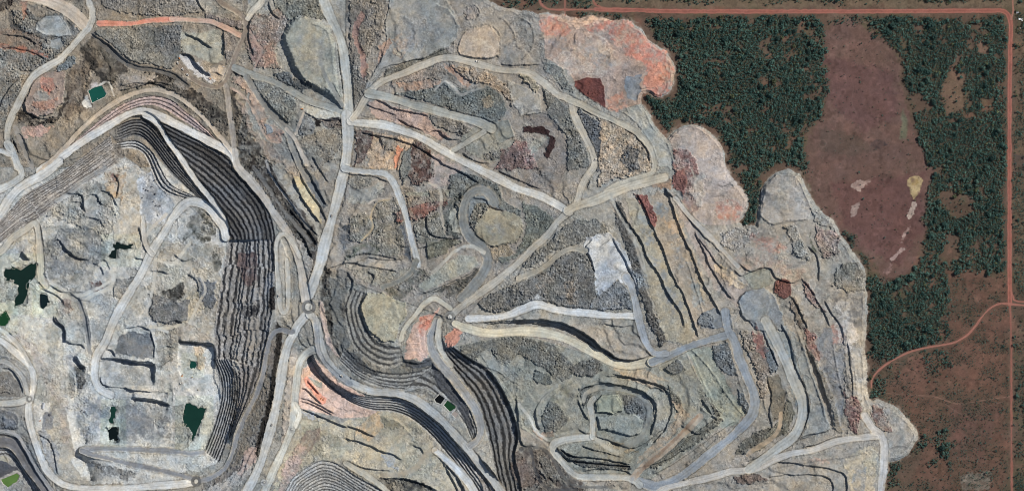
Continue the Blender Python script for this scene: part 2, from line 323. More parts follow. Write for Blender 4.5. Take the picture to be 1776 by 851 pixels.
("r1 w1","184,180,174","-40,836 0,828 34,812 40,824 16,846 10,911 -40,911"),
("r1 w2","150,148,144","30,840 44,836 62,851 70,911 24,911"),
# strip between pit ramp and southern haul road
("r2.6 w4","122,116,112","476,560 488,572 492,620 478,700 462,760 430,811 396,840 340,851 400,800 424,740 450,680 466,610 470,580"),
("r1.6 w3","184,160,146","434,772 446,776 440,800 418,824 412,812"),
("r1 w2","188,176,162","500,600 516,600 516,650 508,720 500,760 488,790 490,720 498,650"),
("r1.4 w2","178,174,168","350,851 400,826 430,800 440,812 424,832 400,851 380,911 340,911"),
# southern tan country
("r1 w3","184,174,151","512,716 530,712 590,734 650,716 700,712 740,748 762,786 796,851 800,911 650,911 630,832 600,806 560,798 530,806 500,832 470,911 455,911 490,800"),
("r1.2 w4","202,172,134","640,722 658,711 666,740 642,762 618,752"),
("r1.2 w4","148,140,118","664,722 690,730 700,740 690,746 668,740"),
("r1.2 w5 s2","152,158,164","664,788 690,794 692,812 672,808"),
("r1.2 w5 s2","160,152,130","520,730 552,740 590,760 576,790 540,790 522,764"),
("r1.2 w3","140,124,112","534,744 552,742 558,760 544,776 520,800 500,820 506,790"),
("r1.4 w3","186,162,150","496,800 522,768 530,776 516,820 494,846 490,911 470,911"),
("r1 w5 s2","208,196,168","560,770 610,784 620,800 590,800 562,788"),
("r1 w4","178,182,188","524,712 546,716 552,728 534,726"),
("r3 w4","74,74,74","655,828 700,830 748,844 760,911 690,911"),
("r.7 w1","216,184,166","524,642 545,620 560,634 590,664 640,692 656,712 640,722 590,724 518,706 514,690"),
("r.8 w1 s1","222,150,126","525,656 532,651 541,664 558,684 567,690 566,698 559,702 545,685 530,669"),
("r.6 w1","166,166,156","534,653 555,662 561,660 558,672 545,665"),
("r.8 w2","206,168,142","526,640 538,634 536,650 526,654"),
]

# bands of benches: (n, z upper, z lower, riser colour, tread colour, riser share, break-up, upper line, lower line)
BAND = [
(3,2,-12,"58,50,50","200,170,160",.34,.3,"90,276 140,236 188,196 222,176 260,166 296,173 326,196 356,222 400,266","100,280 150,240 196,208 230,188 262,182 290,192 322,212 358,236 402,274"),
(12,-14,-108,"34,33,36","112,110,109",.55,.45,"285,213 333,238 375,258 412,290 440,322 462,352 474,386 478,415","226,262 282,302 320,338 348,364 372,390 386,406 390,411 393,415","262,205 278,220 294,247 310,268 322,286 345,319 369,349 385,373 392,394 394,416 478,416 474,386 462,352 440,322 412,290 375,258 333,238 285,213"),
(11,-14,-120,"44,42,44","152,148,144",.45,1.15,"477,415 477,460 474,520 470,560 466,600 456,640","396,416 389,455 382,500 374,550 371,600 370,622"),
(7,-70,-124,"30,30,33","158,158,157",.5,.3,"398,622 412,648 413,690 404,730 392,770 380,802","368,622 380,655 382,690 370,735 358,766 352,780"),
(5,-20,-72,"66,62,58","138,130,124",.4,1.2,"456,640 448,660 430,700 410,740 404,762","398,622 412,648 413,690 404,730 396,762"),
(6,(-22,-106),(-92,-112),"28,28,32","118,115,112",.5,.4,"203,218 226,208 248,207 268,222 298,262 328,300 358,338 391,392","203,246 230,236 248,240 264,256 292,294 320,322 350,352 388,398"),
(3,-95,-122,"24,24,28","186,182,175",.36,.2,"203,247 230,243 246,248 266,266 280,294 298,320 324,334 350,344","203,260 228,258 246,265 258,284 266,308 278,328 304,342 346,349"),
(10,-18,-118,"80,72,68","164,156,147",.42,1.1,"-50,420 0,384 40,340 88,312 130,282 192,234","-50,470 0,424 34,396 70,378 116,340 166,308 202,284"),
(6,-8,-58,"28,28,32","172,170,165",.42,.2,"541,610 552,634 570,656 596,674 620,685 645,688 670,688 700,692 725,703 745,717 768,737 790,760 815,792 840,824 868,866 880,890","536,618 548,642 566,664 594,688 620,703 650,712 680,714 705,722 726,736 744,752 762,772 785,800 806,830 826,860 840,890"),
(4,34,14,"62,62,62","152,149,140",.5,.5,"634,508 626,536 634,566 648,588 670,600 694,602","606,500 596,530 600,560 608,590 626,614 652,632 678,638 702,628"),
(5,14,-4,"62,62,62","150,150,146",.5,.7,"598,602 628,632 668,646 720,644 752,630","588,626 622,656 662,673 702,678 745,668"),
(4,8,-10,"58,58,58","146,146,143",.5,.6,"752,634 772,652 796,684 814,708 826,738 829,756","700,674 738,674 768,692 792,716 808,740 818,762"),
(5,26,-16,"38,37,36","126,123,118",.55,.5,"786,602 812,620 846,640 872,676 892,722 899,756 893,792 902,830 912,900","764,606 778,630 804,664 828,700 846,760 853,792 864,836 880,900"),
(12,-62,-120,"78,77,75","172,170,164",.42,.6,"470,900 500,838 520,818 548,800 566,798 590,806 620,826 650,842 700,872","530,900 540,876 552,866 575,862 596,872 620,900 640,930 660,960"),
(7,-50,-90,"62,60,60","160,158,154",.42,.6,"-50,752 0,750 30,760 52,790 72,830 110,900","-50,800 0,790 20,796 36,816 56,850 78,900"),
(4,8,-26,"66,60,56","150,140,130",.4,1.0,"840,800 870,840 880,900","820,800 838,850 850,900"),
]

# scarps: (drop, high side, line)
SCARP = [
(14,"E","156,58 190,80 215,104 240,115 270,119 300,128 330,150"),
(8,"N","204,156 230,153 250,146 275,144 300,150"),
(12,"N","318,58 335,64 350,72 362,80 369,86"),
(16,"N","311,92 330,96 338,108 346,116 354,124 362,129 364,135"),
(6,"N","366,127 376,126 388,134"),
(9,"E","336,-20 345,5 356,24"),
(9,"E","386,55 389,75 387,100"),
(10,"E","466,0 470,20 486,36"),
(10,"W","577,45 580,80 584,110 586,140 592,180"),
(7,"N","524,192 545,204 575,208 596,202"),
(12,"W","424,130 440,152 460,186 486,216 502,240"),
(12,"E","427,132 447,162 473,198 497,222"),
(8,"W","470,232 484,232 492,246 488,250"),
(12,"E","505,260 520,284 540,310 560,345 566,357"),
(12,"E","507,306 518,334 543,372 556,388"),
(12,"E","460,290 490,330 520,375 553,410"),
(10,"E","500,360 525,390 545,415 550,428"),
(10,"E","512,395 530,420 542,450"),
(8,"W","484,408 494,430 502,455 504,480 504,540"),
(10,"S","755,5 775,14 786,26 796,45 793,66"),
(9,"N","640,150 655,128 675,115 740,99 780,82"),
(7,"N","795,98 822,102 850,102 865,93"),
(7,"N","866,108 880,113 940,112"),
(9,"N","650,173 668,180 690,190 730,198 745,202"),
(10,"S","760,142 772,140 790,152 812,156 850,150 866,158 880,180"),
(10,"N","740,234 755,226 778,240 800,242"),
(10,"N","625,230 660,236 700,246 730,258 765,281 800,300 835,318"),
(8,"S","622,204 660,208 700,218 740,236 780,260 830,286 900,322"),
(10,"E","985,160 1000,180 1030,194 1060,208 1096,230 1120,258 1128,282"),
(8,"W","1108,230 1130,256 1142,280"),
(8,"N","1062,330 1090,318 1128,306 1140,296"),
(14,"E","1150,325 1165,340 1182,352"),
(12,"S","1182,296 1192,312 1186,332"),
(10,"E","1067,350 1080,375 1100,400 1115,425 1125,450 1145,480 1160,510 1180,540 1187,568"),
(10,"E","1105,335 1120,365 1135,400 1150,430 1165,475 1185,510 1200,550 1212,585"),
(9,"E","1157,330 1165,355 1177,390 1190,420 1200,440 1215,480 1232,512 1252,548"),
(9,"E","1204,400 1222,440 1240,478 1270,520"),
(9,"N","1270,465 1285,478 1310,468 1336,466 1346,482 1372,490 1390,482"),
(8,"E","1392,484 1410,508 1430,545 1440,568"),
(8,"E","1398,424 1418,448 1420,490"),
(14,"N","888,556 935,553 985,563 1020,582 1050,607 1082,624 1122,620"),
(10,"N","835,560 880,556 935,557 985,568 1015,586 1046,612"),
(10,"E","1028,414 1015,432 1024,446 1032,476"),
(8,"E","1060,410 1078,440 1096,476 1106,506 1108,540"),
(9,"E","1353,560 1370,590 1380,640 1395,670 1402,700 1400,730 1385,757"),
(13,"N","1385,567 1395,600 1410,650 1430,705 1438,742 1420,750 1400,754 1384,762 1375,776"),
(13,"N","1410,600 1428,640 1446,690 1460,738 1460,756 1430,766 1390,776"),
(8,"E","1330,648 1338,690 1334,716 1338,740 1324,752"),
(8,"W","1364,672 1372,706 1362,746"),
(8,"W","1278,520 1293,506 1325,500 1346,516 1356,545"),
(10,"W","1268,580 1284,625 1298,665 1312,692"),
(9,"N","1285,810 1340,800 1400,806 1450,815 1468,828 1468,870"),
(8,"N","1330,826 1390,822 1440,830 1444,870"),
(10,"N","994,694 1012,672 1050,666 1100,676 1130,694 1134,724"),
(9,"E","1000,690 1010,712 1022,730"),
(10,"W","1165,672 1184,694 1176,720"),
(13,"N","962,776 984,796 1010,800 1060,806 1096,806"),
(9,"N","1008,818 1040,812 1080,816 1098,822"),
(12,"W","900,700 910,740 940,762 962,782 985,812 1010,836"),
(9,"W","930,775 938,810 960,840 980,850"),
(14,"N","170,622 200,622 240,626 267,632 268,664"),
(14,"S","174,668 220,672 260,677 300,678"),
(12,"N","228,688 262,692 296,701"),
(13,"N","308,590 345,594 371,599 373,640"),
(12,"W","113,614 118,634 130,650 131,682 120,692"),
(10,"E","112,572 115,592 140,598 150,606"),
(10,"E","128,614 140,630 150,642"),
(10,"N","112,334 130,336 142,340 146,366"),
(8,"N","146,340 166,338 172,350 184,356"),
(8,"N","76,440 100,415 120,440 150,452"),
(9,"E","32,436 42,444 52,452"),
(8,"N","230,446 240,448 254,450"),
(9,"E","168,465 180,450 190,466 182,468"),
(8,"N","60,490 80,490 110,506 146,506"),
(9,"E","94,545 104,562 112,568"),
(9,"N","268,572 300,556 320,562"),
(8,"N","272,640 300,620 308,610"),
(8,"E","240,390 250,425 262,446"),
(9,"E","531,657 543,671 555,685",1),
(9,"E","520,673 530,674 545,689 560,702",1),
(10,"N","518,689 535,693 558,704 582,718",1),
(10,"N","518,694 540,700 560,710 578,720",1),
(11,"N","518,707 545,717 575,730 605,742",1),
(8,"E","536,634 545,643 560,660"),
(9,"N","600,737 625,746 652,758"),
(10,"N","596,758 633,769 656,780 680,788 700,797"),
(8,"S","664,722 690,728 706,744 722,758"),
(8,"N","712,770 730,778 736,790"),
(8,"N","596,803 640,812 680,816"),
(12,"N","660,830 690,828 730,838 760,850"),
(10,"E","762,786 780,812 800,840 812,870"),
(7,"E","52,650 50,620 30,604 0,592"),
(8,"N","0,742 30,742 34,730 24,714 0,710"),
(8,"N","0,640 18,640 34,660 40,684"),
(8,"E","66,752 86,764 92,780 100,824"),
(9,"E","784,352 798,362 806,380"),
(8,"N","818,344 840,346 850,360 876,366"),
(10,"E","740,372 742,400 760,412 786,412"),
(9,"N","715,434 742,426 770,416 800,412"),
(12,"N","727,512 770,494 808,478 826,462"),
(8,"N","604,460 640,446 670,452 700,448"),
(10,"W","692,330 700,370 708,410 716,446"),
(9,"N","604,302 645,306 676,316"),
(12,"N","640,352 655,334 668,324"),
(8,"E","0,190 6,170 20,150 36,138"),
(9,"W","24,290 22,250 32,232 44,250 54,284"),
(10,"N","400,120 412,128 426,132"),
(9,"N","560,208 580,210 596,206"),
]

# berms and windrows: rows of dumped rock (height, width, line, colour shade)
BERM = [
(5,1.6,"866,30 880,40 893,60 897,80 905,84 910,78"),
(5,1.6,"900,30 918,40 926,60 924,80 915,95 904,104"),
(5,1.8,"815,48 840,42 860,50 868,66 866,92"),
(5,1.6,"805,14 822,8 833,22 824,36"),
(4,1.4,"1000,150 1020,168 1050,186 1078,194 1100,210 1130,250 1140,284"),
(4,1.4,"1112,180 1124,196 1138,224 1158,250 1170,290"),
(4,1.4,"1060,350 1075,378 1092,404 1108,432 1116,458"),
(5,1.6,"1200,605 1225,632 1246,662 1274,702 1290,720"),
(5,1.5,"1320,376 1340,388 1366,382 1400,380"),
(4,1.5,"1378,560 1390,596 1404,640 1424,694 1434,736"),
(4,1.5,"1340,570 1356,602 1368,640 1382,680 1386,712"),
(4,1.5,"1464,690 1452,640 1444,590"),
(4,1.5,"1470,570 1466,620 1470,660"),
(4,1.6,"1340,812 1400,800 1480,790 1512,776"),
(4,1.5,"1000,700 1012,674 1052,668 1100,678 1126,694 1130,724 1118,756"),
(4,1.5,"1162,670 1180,690 1178,716 1168,740"),
(4,1.5,"905,200 940,195 962,205"),
(4,1.4,"575,50 582,80 586,120 592,170"),
(4,1.4,"538,40 560,48 572,60"),
(5,2,"500,130 516,146 530,152"),
(4,1.5,"250,60 268,52 290,44"),
(4,1.5,"232,44 264,50 270,75 282,92"),
(4,1.4,"166,54 196,76 215,98"),
(4,1.4,"64,30 84,25 110,28 124,45 132,58"),
(4,1.4,"60,40 60,52 70,62 100,64 118,72"),
(4,1.4,"660,40 662,52 670,60"),
(4,1.4,"1230,420 1260,455 1290,490"),
(4,1.4,"836,400 842,424 858,434 880,430"),
(4,1.4,"885,430 898,420 908,396 920,370"),
(4,1.4,"905,368 925,364 942,374 945,392 930,410"),
(4,1.4,"820,612 836,600 870,590 905,592"),
(4,1.4,"948,606 984,620 994,640 980,656"),
(4,1.4,"948,700 970,676 1000,660"),
]

# roads: (kind, width, colour, line).  kinds: haul, track, dirt
ROAD = [
("haul",20,"186,167,144","150,46 135,30 115,15 90,4 60,-6 20,-14"),
("haul",9,"206,126,98","172,40 200,41 230,41 260,36 300,33"),
("haul",8,"192,152,126","298,33 333,35 367,38 392,48 417,62"),
("haul",11,"172,168,158","158,-40 154,0 160,20 157,43 143,60 120,87 103,103 80,117 57,133 43,157 30,183 17,210 13,233 16,252 23,267 30,290"),
("haul",8,"132,116,100","372,-40 380,0 410,20 423,32 426,53 418,73 408,97 400,120 393,137 380,150 367,151 347,144 327,130 308,110"),
("haul",10,"186,174,154","470,-40 456,0 440,18 430,32"),
("haul",9,"150,140,129","392,148 396,173 399,200 404,233 407,262 408,286"),
("haul",11,"143,143,135","408,118 440,131 473,141 500,154 527,170 553,180 587,191 602,198"),
("haul",10,"128,126,120","428,134 447,166 473,199 497,223 507,253 520,288 534,310"),
("track",4,"176,152,134","400,152 417,163 433,180 447,207 457,230 470,245 483,247"),
("haul",7,"172,160,145","497,224 511,240 520,258 533,284"),
("haul",16,"160,161,155","556,-40 562,0 572,27 585,53 595,83 600,117 604,160 605,200 604,230 602,260 598,290"),
("haul",6,"128,128,122","555,110 566,135 580,160 594,184"),
("haul",17,"170,171,168","602,200 604,240 600,284 592,317 582,357 571,397 563,427 555,457 546,486 536,510"),
("haul",15,"178,179,176","532,545 518,562 510,578 500,596 493,624 487,660 480,700 471,737 461,774 453,800 440,830 424,860 412,900"),
("haul",12,"178,178,170","551,604 538,608 526,618 518,636 514,667 510,707 506,742"),
("haul",13,"182,182,173","506,744 497,767 480,804 468,832 456,860 446,900"),
("haul",13,"160,161,158","537,545 546,553 552,575 557,604 566,624 584,644 602,658 621,669 645,678 683,681 713,689 740,706 767,729 790,754 813,780 833,807 853,830 876,862 900,900"),
("haul",6,"140,142,144","545,545 548,570 550,600 560,625 580,648 606,666"),
("haul",13,"194,190,183","70,296 90,284 117,264 150,241 183,221 216,202 240,193 260,195 280,203 300,212 333,229 367,247 398,265 410,284"),
("haul",9,"194,192,186","252,200 264,206 277,220 293,247 308,266 320,284 343,317 367,347 383,371 391,390 393,408"),
("haul",13,"188,187,182","392,410 388,394 374,376 361,360 344,351 328,350 312,362 300,378 283,406 263,437 247,471 227,504 207,537 195,562 184,590 169,614 164,634 165,654 173,674 193,684"),
("haul",7,"184,166,144","66,300 84,284 112,256 150,216 187,186 227,164 260,156 287,159 310,169 332,185 354,205 378,232 402,262 412,280"),
("haul",13,"168,161,151","408,262 412,288 433,311 457,341 477,371 494,394 508,421 518,451 524,477 527,500 530,520"),
("haul",7,"172,170,162","520,445 510,424 497,408 486,408 479,424 480,457 483,497 486,530 490,541 497,538 500,525 500,484 498,450"),
("haul",13,"190,188,182","104,281 77,301 53,314 32,327 14,348 0,371 -40,420"),
("haul",12,"176,176,170","14,250 20,262 30,284 38,304 26,314 12,322 -40,346"),
("haul",8,"184,182,176","16,268 0,262 -40,262"),
("haul",10,"178,172,158","-40,452 0,438 20,414 44,398 60,386 66,400 70,440 72,480 80,494"),
("track",5,"188,184,172","74,490 100,494 120,506 140,512 168,500 196,485"),
("track",6,"186,182,170","146,522 168,508 192,498 196,478 184,456 168,462"),
("haul",7,"186,184,178","248,376 250,410 256,430 264,440"),
("track",5,"184,180,170","270,450 266,500 256,540 270,566 290,575"),
("track",6,"184,178,168","288,372 260,400 248,420"),
("haul",11,"192,190,184","-40,578 0,590 23,607 43,624 55,640 58,664 54,688 50,706 51,730 58,754 67,781 80,811 97,831 117,841 150,846 217,846 267,842 300,840 336,836"),
("haul",10,"170,168,160","-40,698 0,699 30,697 46,692"),
("haul",8,"184,182,176","-40,560 0,570 30,596 52,630"),
("haul",7,"168,166,160","-40,630 0,626 22,634 40,654 48,682"),
("haul",9,"126,128,131","142,781 183,777 233,779 300,782 330,786 352,784"),
("haul",8,"122,124,128","142,782 160,788 187,794 233,806 300,820 330,829 350,832 367,827 390,811 402,787 410,761 420,734 433,707 447,677 457,644 463,610 470,584 483,572 507,576"),
("haul",19,"104,104,107","-40,764 0,765 20,768 37,784 53,811 70,834 92,870 110,910"),
("haul",5,"150,150,150","-40,746 0,746 26,752 44,776 60,806 78,834 100,866"),
("haul",13,"186,184,177","608,211 620,213 640,214 667,217 700,227 733,240 767,260 800,278 833,294 867,311 900,328 933,338 960,351 984,365"),
("haul",11,"168,161,147","612,206 624,190 637,167 660,143 700,127 740,110 773,100 800,103 833,112 867,121 900,123 920,128 943,143 967,163 990,174 997,200 1010,227 1023,253 1032,277 1030,290 1017,308 1008,327 1000,351 988,368"),
("haul",9,"164,158,142","985,172 1010,182 1040,198 1073,212 1107,232 1128,258 1136,284 1130,300 1100,311 1067,322 1046,338"),
("haul",14,"150,151,143","640,162 660,166 680,170 710,180 750,190 787,200 827,211 853,222"),
("haul",8,"158,156,146","786,260 808,248 840,228"),
("haul",11,"160,156,146","988,366 967,385 950,407 927,427 900,454 873,477 847,497 823,514 800,531 788,542"),
("haul",14,"166,159,143","984,366 1000,357 1033,347 1057,337 1087,325 1127,314 1152,308"),
("haul",8,"174,170,156","782,535 767,524 753,517 737,526 720,547 704,566 696,588"),
("haul",16,"118,122,122","800,516 820,497 838,474 846,450 838,430 820,416 808,398 803,371 808,347 822,332 840,330 852,340 858,352"),
("track",6,"176,174,164","840,438 822,428 805,427 787,437 770,454 752,472"),
("haul",10,"166,171,173","598,292 633,298 667,301 682,316 694,343 704,373 711,403 719,432 726,460"),
("haul",9,"114,114,107","722,452 712,472 690,488 664,497"),
("haul",13,"134,135,135","758,556 747,580 750,608 767,634 790,660 813,690 829,717 834,744 829,762 816,772"),
("haul",9,"172,168,156","764,556 760,584 768,612 782,632"),
("haul",14,"192,183,158","790,560 807,568 850,577 900,574 933,575 967,582 1000,595 1030,611 1060,627 1087,633 1113,630 1134,625"),
("haul",12,"124,131,137","1130,628 1160,616 1190,602 1212,594 1233,588 1268,579"),
("haul",12,"187,188,186","812,552 850,551 880,546 906,536 933,527 967,537 1017,542 1067,547 1102,547"),
("haul",12,"146,152,158","1086,480 1097,500 1103,527 1108,551 1114,575 1122,596 1136,612 1156,612"),
("haul",15,"130,137,144","1258,540 1262,567 1275,594 1285,627 1299,660 1309,690 1306,716 1289,737 1260,764 1227,790 1200,812 1167,834 1140,843 1114,836 1097,830"),
("haul",11,"166,166,159","1027,757 990,760 965,767 960,779 973,798 990,817 1007,826 1033,827 1073,827 1097,830 1110,840"),
("haul",9,"160,160,152","1028,757 1028,727 1024,700 1030,690"),
("track",6,"158,154,140","1030,758 1048,772 1070,786"),
("haul",11,"168,163,155","1130,870 1150,848 1200,834 1233,827 1267,817 1307,813 1340,797 1373,786 1407,780 1453,764 1500,757 1528,754"),
("haul",12,"176,171,164","1500,720 1514,742 1530,756 1534,790 1528,851 1524,910"),
("haul",16,"156,157,152","1300,813 1323,796 1350,776 1377,755 1390,727 1392,697 1380,664 1367,634 1353,604 1340,577 1328,556"),
("track",12,"170,148,124","1098,828 1117,807 1153,780 1190,746 1214,722"),
("track",6,"134,108,86","1106,820 1140,790 1180,752 1208,722"),
("track",7,"176,152,122","1296,788 1316,774 1340,758 1352,740 1354,716"),
("haul",8,"148,142,128","900,482 940,465 970,441 990,431 1016,434"),
("track",6,"166,162,150","1060,345 1078,378 1094,404 1110,440 1118,470"),
("haul",8,"166,160,150","1172,344 1200,378 1240,418 1280,462"),
("haul",12,"184,189,192","755,780 787,808 813,836 840,880"),
("track",8,"158,146,126","664,824 700,820 724,808 736,790 756,778"),
("haul",9,"176,172,158","600,803 640,826 670,850 690,880"),
("haul",7,"206,200,184","512,700 520,716 512,740"),
("track",3,"196,190,178","168,150 188,142 198,166"),
("track",3,"190,176,158","640,352 652,346 680,344"),
("track",3,"182,160,122","676,346 656,350 644,372 646,396 628,416"),
("track",4,"180,168,148","744,318 764,330 766,370 772,404"),
("track",3,"166,140,128","433,52 446,75 455,86 448,104 442,118"),
("track",4,"186,170,152","512,234 520,214 528,194"),
("track",5,"176,160,140","510,236 522,258 532,286"),
("track",3,"150,140,120","700,262 690,284"),
("dirt",7,"158,92,76","1033,17 1100,18 1200,20 1500,20 1700,19 1733,19 1744,22 1751,32 1753,50 1752,100 1751,200 1751,284 1751,400 1751,500 1752,527"),
("dirt",3.4,"150,92,76","1752,527 1754,600 1754,700 1755,851 1755,911"),
("dirt",3,"166,104,86","936,-40 936,0 946,14 960,17 980,17 1033,17"),
("dirt",2,"150,96,80","980,-40 980,17 981,27"),
("dirt",4,"158,96,78","1022,-40 1028,0 1040,12 1060,18"),
("dirt",2,"168,112,92","1757,-40 1757,0 1757,20 1754,34"),
("dirt",3,"168,106,88","1830,531 1776,529 1752,527 1730,527 1710,541 1690,567 1673,584 1650,595 1620,600 1586,607 1556,620 1526,640 1513,657 1511,672"),
("dirt",2.6,"164,100,82","1753,497 1757,514 1766,522 1830,524"),
("dirt",1.6,"148,110,92","1529,680 1569,684 1619,687 1643,695 1666,700 1703,694 1750,687"),
("dirt",1.2,"138,102,88","1640,700 1664,716 1690,722 1708,706 1740,696"),
("dirt",1.4,"134,100,88","1732,128 1733,160 1732,200"),
("dirt",1.2,"130,104,90","1460,26 1480,36 1510,40 1560,38"),
("dirt",1.0,"118,88,82","1470,120 1480,150 1478,180 1492,205 1508,226 1520,234"),
]
RING = [(535,532,9.5,5,"112,114,115"),(780,549,7,5,"140,138,130"),(50.5,691.5,4.5,3,"140,138,132"),(340,834,6.5,5,"96,98,100"),(506,744,4,4,"170,170,162"),(458,836,4,4,"170,172,170"),(1096,830,0,8,"166,164,158")]

POND = [ # name colour, rim lift, polygon, label
("22,74,64","153,158 164,152 176,149 184,163 181,168 160,178","green_water"),
("18,38,32","6,478 12,465 20,462 36,470 50,460 61,454 62,476 50,490 46,510 38,528 25,531 21,522 33,508 31,492 10,485","pit_water"),
("16,30,32","70,510 78,512 86,516 84,530 78,536 72,532","pit_water"),
("16,30,28","194,424 204,420 216,424 230,424 230,430 216,432 204,432 202,446 196,448 190,442 196,434","pit_water"),
("20,50,42","190,706 204,706 203,716 196,732 190,730","pit_water"),
("10,20,20","188,742 205,740 205,764 190,762","pit_water"),
("18,48,40","323,700 334,700 342,706 356,708 350,726 342,742 336,762 332,766 330,742 318,734 320,716","pit_water"),
("20,60,52","329,626 337,626 340,632 336,640 329,636","pit_water"),
("12,14,14","754,692 762,684 771,690 767,696 764,700 756,697","lined_pond"),
("26,58,34","770,702 776,694 791,704 788,710 780,713","lined_pond"),
("148,140,134","783,717 789,712 795,717 790,724","settling_pond"),
("84,112,58","2,831 14,826 29,820 34,824 30,834 14,844 6,838","lined_pond"),
("24,60,34","-4,548 10,540 16,552 14,562 2,566","pit_water"),
("190,186,178","1563,378 1568,365 1580,366 1580,378 1570,381","dummy"),
]

# bush country
BUSH = [ # colour patches outside the mine
("s3 w7","108,84,78","1424,60 1440,44 1470,30 1500,48 1540,74 1555,100 1562,150 1580,210 1606,262 1620,300 1610,360 1602,420 1590,450 1550,500 1530,500 1522,460 1500,440 1470,420 1455,400 1445,380 1420,360 1405,330 1400,300 1400,240 1424,210 1432,190 1430,120"),
("s6 w8","100,74,72","1430,100 1540,120 1560,200 1500,230 1440,180"),
("s6 w8","102,73,70","1440,320 1600,300 1600,400 1560,460 1500,430 1460,380"),
("s4 w6","92,78,70","1424,220 1500,240 1520,260 1470,270 1420,260"),
("s2 w4","66,58,58","1512,246 1530,243 1538,252 1526,257 1514,254"),
("s3 w3","106,112,92","1566,190 1574,210 1572,240 1560,240"),
("s1 w3","176,156,116","1574,316 1580,305 1592,304 1600,312 1598,325 1590,340 1584,345 1579,336"),
("s1 w2","146,124,82","1582,312 1590,310 1594,316 1588,322 1582,318"),
("s.8 w3","190,172,158","1582,350 1588,354 1586,372 1580,380 1574,374 1578,362"),
("s1 w4","176,154,146","1576,392 1580,390 1568,414 1562,420 1566,404"),
("s1 w4","172,150,142","1562,430 1568,430 1552,448 1546,456 1544,446"),
("s1 w4","150,122,116","1545,455 1548,458 1538,476 1532,474"),
("s1 w4","168,148,138","1476,318 1500,312 1520,308 1500,320 1490,330 1476,328"),
("s1 w4","164,146,138","1478,352 1490,352 1488,372 1478,376 1476,364"),
("s6 w8","108,80,69","1640,470 1720,476 1750,480 1748,700 1745,851 1560,911 1600,780 1560,690 1520,670 1560,640 1640,600"),
("s5 w6","114,84,72","1660,560 1740,560 1740,690 1680,680 1650,620"),
("s5 w6","104,78,70","1650,700 1740,700 1700,800 1650,790"),
("s5 w6","120,88,77","1576,620 1616,620 1610,664 1580,660"),
("s2 w5","126,118,108","1668,820 1720,818 1716,848 1670,848"),
("s5 w6","116,102,84","1000,-40 1776,-40 1776,12 1000,12"),
("s5 w6","112,94,78","1760,60 1830,60 1830,500 1760,500"),
("s2 w4","80,70,66","1760,268 1830,268 1830,312 1758,302"),
("s3 w5","118,96,80","1646,120 1676,126 1674,190 1640,200 1630,160"),
("s3 w5","124,98,82","1695,70 1716,72 1714,92 1696,90"),
("s3 w5","128,94,80","1732,44 1742,60 1744,76 1734,64"),
]
# wooded ground: (trees per cell 0-1, mean crown radius, polygon)
WOOD = [
(.97,1.75,"1118,30 1200,28 1300,26 1410,26 1428,40 1432,90 1432,190 1424,208 1398,218 1390,240 1400,270 1404,300 1396,296 1376,286 1350,286 1320,300 1310,330 1300,330 1286,312 1264,284 1262,250 1240,222 1210,206 1180,206 1160,224 1140,200 1124,178 1126,168 1150,176 1170,160 1180,120 1168,92 1140,68"),
(.97,1.7,"1280,396 1300,394 1318,380 1326,330 1310,312 1292,318 1300,345 1296,366"),
(.35,1.4,"1380,220 1410,150 1420,170 1412,210 1396,232"),
(.92,1.7,"1500,28 1560,28 1620,34 1740,28 1748,60 1744,120 1746,220 1748,300 1740,330 1746,470 1640,470 1660,430 1640,420 1646,570 1640,596 1600,604 1560,616 1530,636 1512,660 1508,600 1506,480 1530,490 1556,484 1590,466 1604,440 1606,360 1620,310 1612,280 1596,250 1584,200 1572,150 1560,90 1530,66 1506,56"),
(.55,1.3,"1426,30 1500,30 1504,46 1470,40 1430,40"),
(.85,1.6,"1460,400 1480,412 1500,440 1506,470 1492,448 1472,424"),
(.55,1.6,"1600,604 1650,600 1655,650 1630,660 1606,640"),
(.75,1.6,"1508,650 1530,650 1536,680 1514,690"),
(.8,1.6,"1594,752 1608,740 1616,770 1600,780 1590,776"),
(.8,1.8,"1624,744 1646,742 1654,770 1650,800 1660,812 1646,820 1636,790 1622,770"),
(.8,1.7,"1600,800 1626,790 1630,810 1604,816"),
(.8,1.7,"1542,802 1562,802 1560,840 1538,846"),
(.6,1.5,"864,-40 1030,-40 1030,6 960,12 940,10 900,14 870,6"),
(.75,1.5,"1000,20 1090,20 1088,30 1060,30 1010,24"),
(.5,1.5,"1030,-40 1776,-40 1776,4 1030,4"),
(.40,.95,"1520,480 1760,480 1750,911 1540,911 1560,800 1590,770 1560,700 1510,690"),
(.05,.9,"1424,60 1540,74 1580,210 1610,300 1600,430 1540,490 1470,420 1405,330 1430,190"),
(.42,1.3,"1758,20 1830,20 1830,911 1758,911"),
(.5,1.4,"1760,40 1790,40 1790,90 1760,90"),
(.2,1.4,"1410,360 1440,340 1460,390 1448,386 1420,364"),
]
CLEAR = [ "1646,124 1674,128 1672,190 1640,200 1632,160","1695,70 1716,72 1714,92 1696,90","1640,402 1662,410 1664,450 1640,450","1630,340 1650,330 1690,340 1690,370 1660,380 1636,360","1704,170 1722,170 1722,190 1706,192","1576,166 1600,164 1604,190 1590,196","1585,44 1605,44 1600,64 1588,62"]
